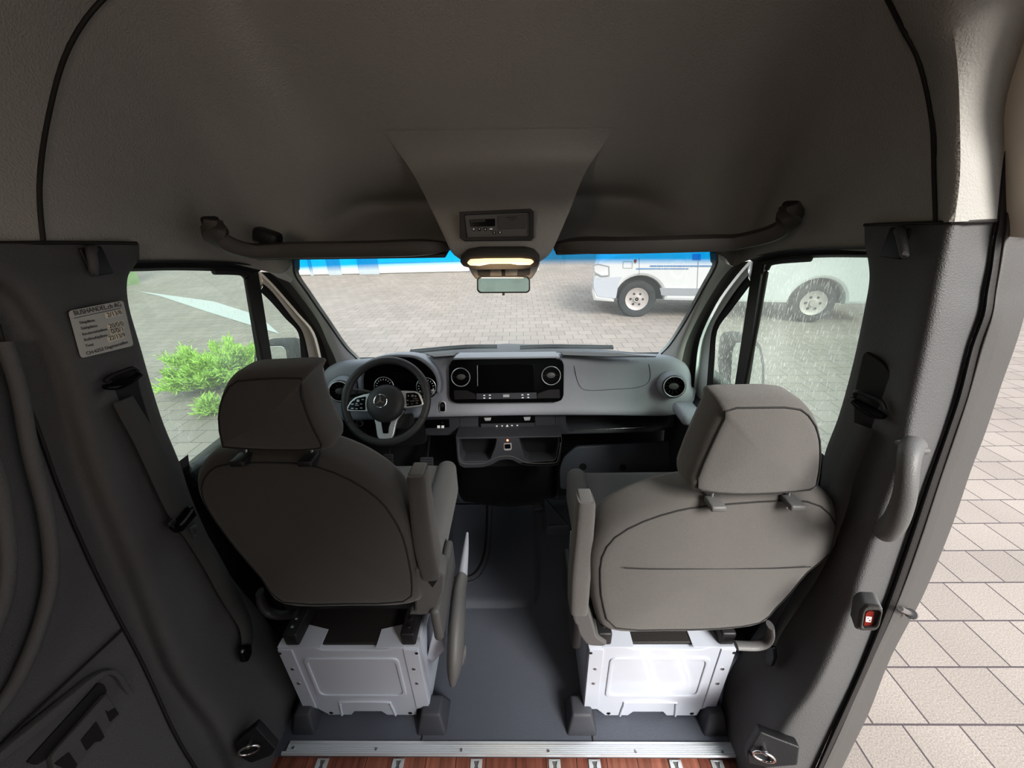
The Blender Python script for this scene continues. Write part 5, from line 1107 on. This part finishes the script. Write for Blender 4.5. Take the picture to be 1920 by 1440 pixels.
# juniper bush
def bush(name, lab, cpx, z0, rx, ry, rz, n, seed):
    rnd = random.Random(seed); c = at(*cpx, z=-.6); t = thing(name, lab, 'bush', tuple(c)); vs, fs = [], []
    arms = [(rnd.uniform(0, 2 * pi), rnd.uniform(.15, 1.2), rnd.uniform(.6, 1)) for _ in range(46)]
    for i in range(n):
        az, el, ln = rnd.choice(arms); f = rnd.random() ** .5 * ln
        base = V((cos(az) * cos(el) * rx * f, sin(az) * cos(el) * ry * f, sin(el) * rz * f + .03 * f))
        az2 = az + rnd.gauss(0, .9); el2 = el * .5 + rnd.gauss(.35, .45); L = rnd.uniform(.04, .10); d = V((cos(az2) * cos(el2), sin(az2) * cos(el2), sin(el2))) * L
        sd = d.cross(V((rnd.gauss(0, 1), rnd.gauss(0, 1), rnd.gauss(0, 1)))).normalized() * .0065; p = c + base + V((rnd.gauss(0, .03), rnd.gauss(0, .03), abs(rnd.gauss(0, .03))))
        k = len(vs); vs += [p - sd * .6, p + sd * .6, p + d * .6 + sd, p + d, p + d * .6 - sd]; fs.append((k, k + 1, k + 2, k + 3, k + 4))
    mesh('foliage', vs, fs, M['leaf'], t)
    tw_ = [tube('s', [c, c + V((cos(a) * cos(e) * rx * l * .4, sin(a) * cos(e) * ry * l * .4, sin(e) * rz * l * .5 + .05)), c + V((cos(a) * cos(e) * rx * l * .85, sin(a) * cos(e) * ry * l * .85, sin(e) * rz * l * .85))], .008, M['gplast'], t, n=2, k=5) for a, e, l in arms[:16]]
    join('branches', tw_); return t
bush('juniper_bush', 'bright green spreading juniper bush on the paving left of the van', (430, 722), 0, .85, .75, .60, 16000, 3)
bush('juniper_bush', 'small green tuft growing on the paving left of the driver headrest', (396, 778), 0, .14, .14, .2, 700, 5)
# hedges behind the van (seen in the mirrors)
for x in (-7, 9): 
    pass
# ---- parked van
ow = at(1190, 594, z=-.6); o2 = at(1513, 604, z=-.6); vd = (o2 - ow); WB = vd.length
fv = Fr(ow, vd, (0, 0, 1))
pv = thing('parked_van', 'white delivery van parked across the courtyard, nose to the left', 'van', tuple(ow))
def arch_pts(c, r, a0=180, a1=0, n=14): return [(c + r * cos(radians(a0 + (a1 - a0) * i / n)), .36 + r * sin(radians(a0 + (a1 - a0) * i / n))) for i in range(n + 1)]
uf = fv.uv(1111, 540)[0]
ol = [(uf + .03, .32), (uf - .02, .5), (uf, .80), (uf + .02, 1.0), (uf + .15, 1.16), (-.05, 1.40), (.45, 2.1), (.8, 2.35), (WB + 1.2, 2.4), (WB + 1.25, .38)] + [(a, b) for a, b in arch_pts(WB, .45, 0, 180)] + [(a, b) for a, b in arch_pts(0.03, .46, 0, 180)] + [(-.43, .30)]
ol = [(a, max(b, .3)) for a, b in ol]
vb = plate('van_shell', ol, fv, 1.8, M['vanw'], pv, bev=.06, h=.1, px=False)
plate('arch_liner', arch_pts(0.03, .50) , fv, .3, M['tyre'], pv, bev=.002, h=-.05, px=False); plate('arch_liner', arch_pts(WB, .49), fv, .3, M['tyre'], pv, bev=.002, h=-.05, px=False)
for c, nm in ((0.0, 'f'), (WB, 'r')):
    w_ = disc('wheel', fv, c, .36, [(.05, -.18), (.36, -.16), (.37, -.03), (.34, .03), (.26, .035), (.23, .02), (.22, -.02), (.02, -.02)], M['tyre'], pv, n=40)
    rm_ = disc('wheel_rim', fv, c, .36, [(.225, .0), (.22, .03), (.19, .02), (.14, .0), (.07, .015), (.06, .03), (.01, .03)], M['rimm'], w_, n=32)
    hs = []
    for i in range(6): a = 2 * pi * i / 6; hs.append(disc('h', fv, c + .115 * cos(a), .36 + .115 * sin(a), [(.022, .0), (.022, .012), (.001, .012)], M['tyre'], rm_, n=12))
    join('rim_hole', hs)
def bpx(name, pts, m, h=.105, d=.02, par=vb, r=0.): return plate(name, pts, fv, d, m, par, bev=.002, h=h, r=r)
bpx('sill_panel', [(1237, 540), (1335, 541), (1335, 555), (1240, 554)], M['vang'])
bpx('bumper', [(1113, 520), (1134, 520), (1168, 519), (1160, 530), (1155, 560), (1120, 556), (1113, 540)], M['vang'] if False else mat('van bumper', (.40, .42, .47), .5), r=.04)
bpx('headlight', [(1113, 498), (1122, 496), (1141, 500), (1142, 516), (1128, 517), (1114, 510)], M['lens'], h=.115, r=.03)
plate('headlight_rim', [[(1112, 497), (1122, 494.5), (1142.5, 499), (1143, 517.5), (1127, 518.5), (1113, 511)], [(1114, 498.5), (1122, 496.5), (1140.5, 500.5), (1141, 515.5), (1128, 516.5), (1115, 509.5)]], fv, .01, M['vang'], vb, bev=.001, h=.12)
bpx('shut_line', [(1198.5, 484), (1199.3, 484), (1199, 516), (1198.2, 516)], M['vang'], h=.106, d=.01)
bpx('shut_line', [(1309, 490), (1310, 490), (1307, 555), (1306, 555)], M['vang'], h=.106, d=.01)
plate('flap', [[(1168, 490), (1186, 490), (1186, 503), (1168, 503)], [(1168.7, 490.7), (1185.3, 490.7), (1185.3, 502.3), (1168.7, 502.3)]], fv, .006, M['vang'], vb, bev=.0005, h=.106)
bpx('side_crest', [(1189, 487), (1193.5, 486), (1194, 490), (1191.5, 494), (1188.5, 491)], M['red'], h=.108, d=.01)
bpx('blue_sign', [(1299, 476), (1314, 476), (1314, 488), (1299, 487)], M['blue'], h=.108, d=.01)
st_ = []; rnd = random.Random(4); x = 1219
while x < 1342:
    w = rnd.uniform(1.5, 4); st_.append(plate('s', [(x, 497.5), (x + w, 497.5), (x + w, 500), (x, 500)], fv, .006, M['blue'], vb, bev=.0005, h=.108)); x += w + rnd.uniform(.4, 1.2)
x = 1193
while x < 1290:
    w = rnd.uniform(1.5, 3.5) if x > 1218 else 12; st_.append(plate('s', [(x, 503), (x + w, 502.8), (x + w, 504.8), (x, 505)], fv, .006, M['blue'], vb, bev=.0005, h=.108)); x += w + (rnd.uniform(.5, 1.5) if x > 1216 else .3)
join('side_lettering', st_)

# ================================================================== LIGHT
w = bpy.data.worlds.new('sky'); bpy.context.scene.world = w; w.use_nodes = True; n, l = w.node_tree.nodes, w.node_tree.links
bg = n['Background']; tc = n.new('ShaderNodeTexCoord'); sp = n.new('ShaderNodeSeparateXYZ'); l.new(tc.outputs['Generated'], sp.inputs[0])
cr = n.new('ShaderNodeValToRGB'); cr.color_ramp.elements[0].position = .0; cr.color_ramp.elements[0].color = (1, .98, .95, 1); cr.color_ramp.elements[1].position = .7; cr.color_ramp.elements[1].color = (.78, .88, 1, 1)
l.new(sp.outputs['Z'], cr.inputs[0]); l.new(cr.outputs[0], bg.inputs[0]); bg.inputs[1].default_value = 1.05
sun = bpy.data.lights.new('sun', 'SUN'); so_ = bpy.data.objects.new('sun', sun); C.objects.link(so_); sun.energy = 3.4; sun.angle = radians(26); sun.color = (1, .95, .88)
so_.rotation_euler = (radians(52), 0, radians(33))
pt = bpy.data.lights.new('dome light', 'AREA'); po = bpy.data.objects.new('dome_light', pt); C.objects.link(po); pt.shape = 'RECTANGLE'; pt.size = .14; pt.size_y = .02; pt.energy = .2; pt.color = (1, .72, .45)
po.location = at(938, 500, y=1.17); po.rotation_euler = (radians(20), 0, 0)
rl_ = bpy.data.lights.new('ceiling fill light', 'AREA'); ro_ = bpy.data.objects.new('ceiling_fill_light', rl_); C.objects.link(ro_); rl_.shape = 'DISK'; rl_.size = .25; rl_.energy = 1.5; rl_.color = (1, .82, .66)  # added light behind the camera, no fixture seen; brightens the front roof lining
ro_.location = (-.45, -.45, 1.72); ro_.rotation_euler = (radians(88), 0, radians(-10))
sc = bpy.context.scene; sc.view_settings.view_transform = 'Standard'; sc.view_settings.exposure = .76; sc.view_settings.look = 'None'
try: sc.view_settings.look = 'Medium High Contrast'
except Exception: pass
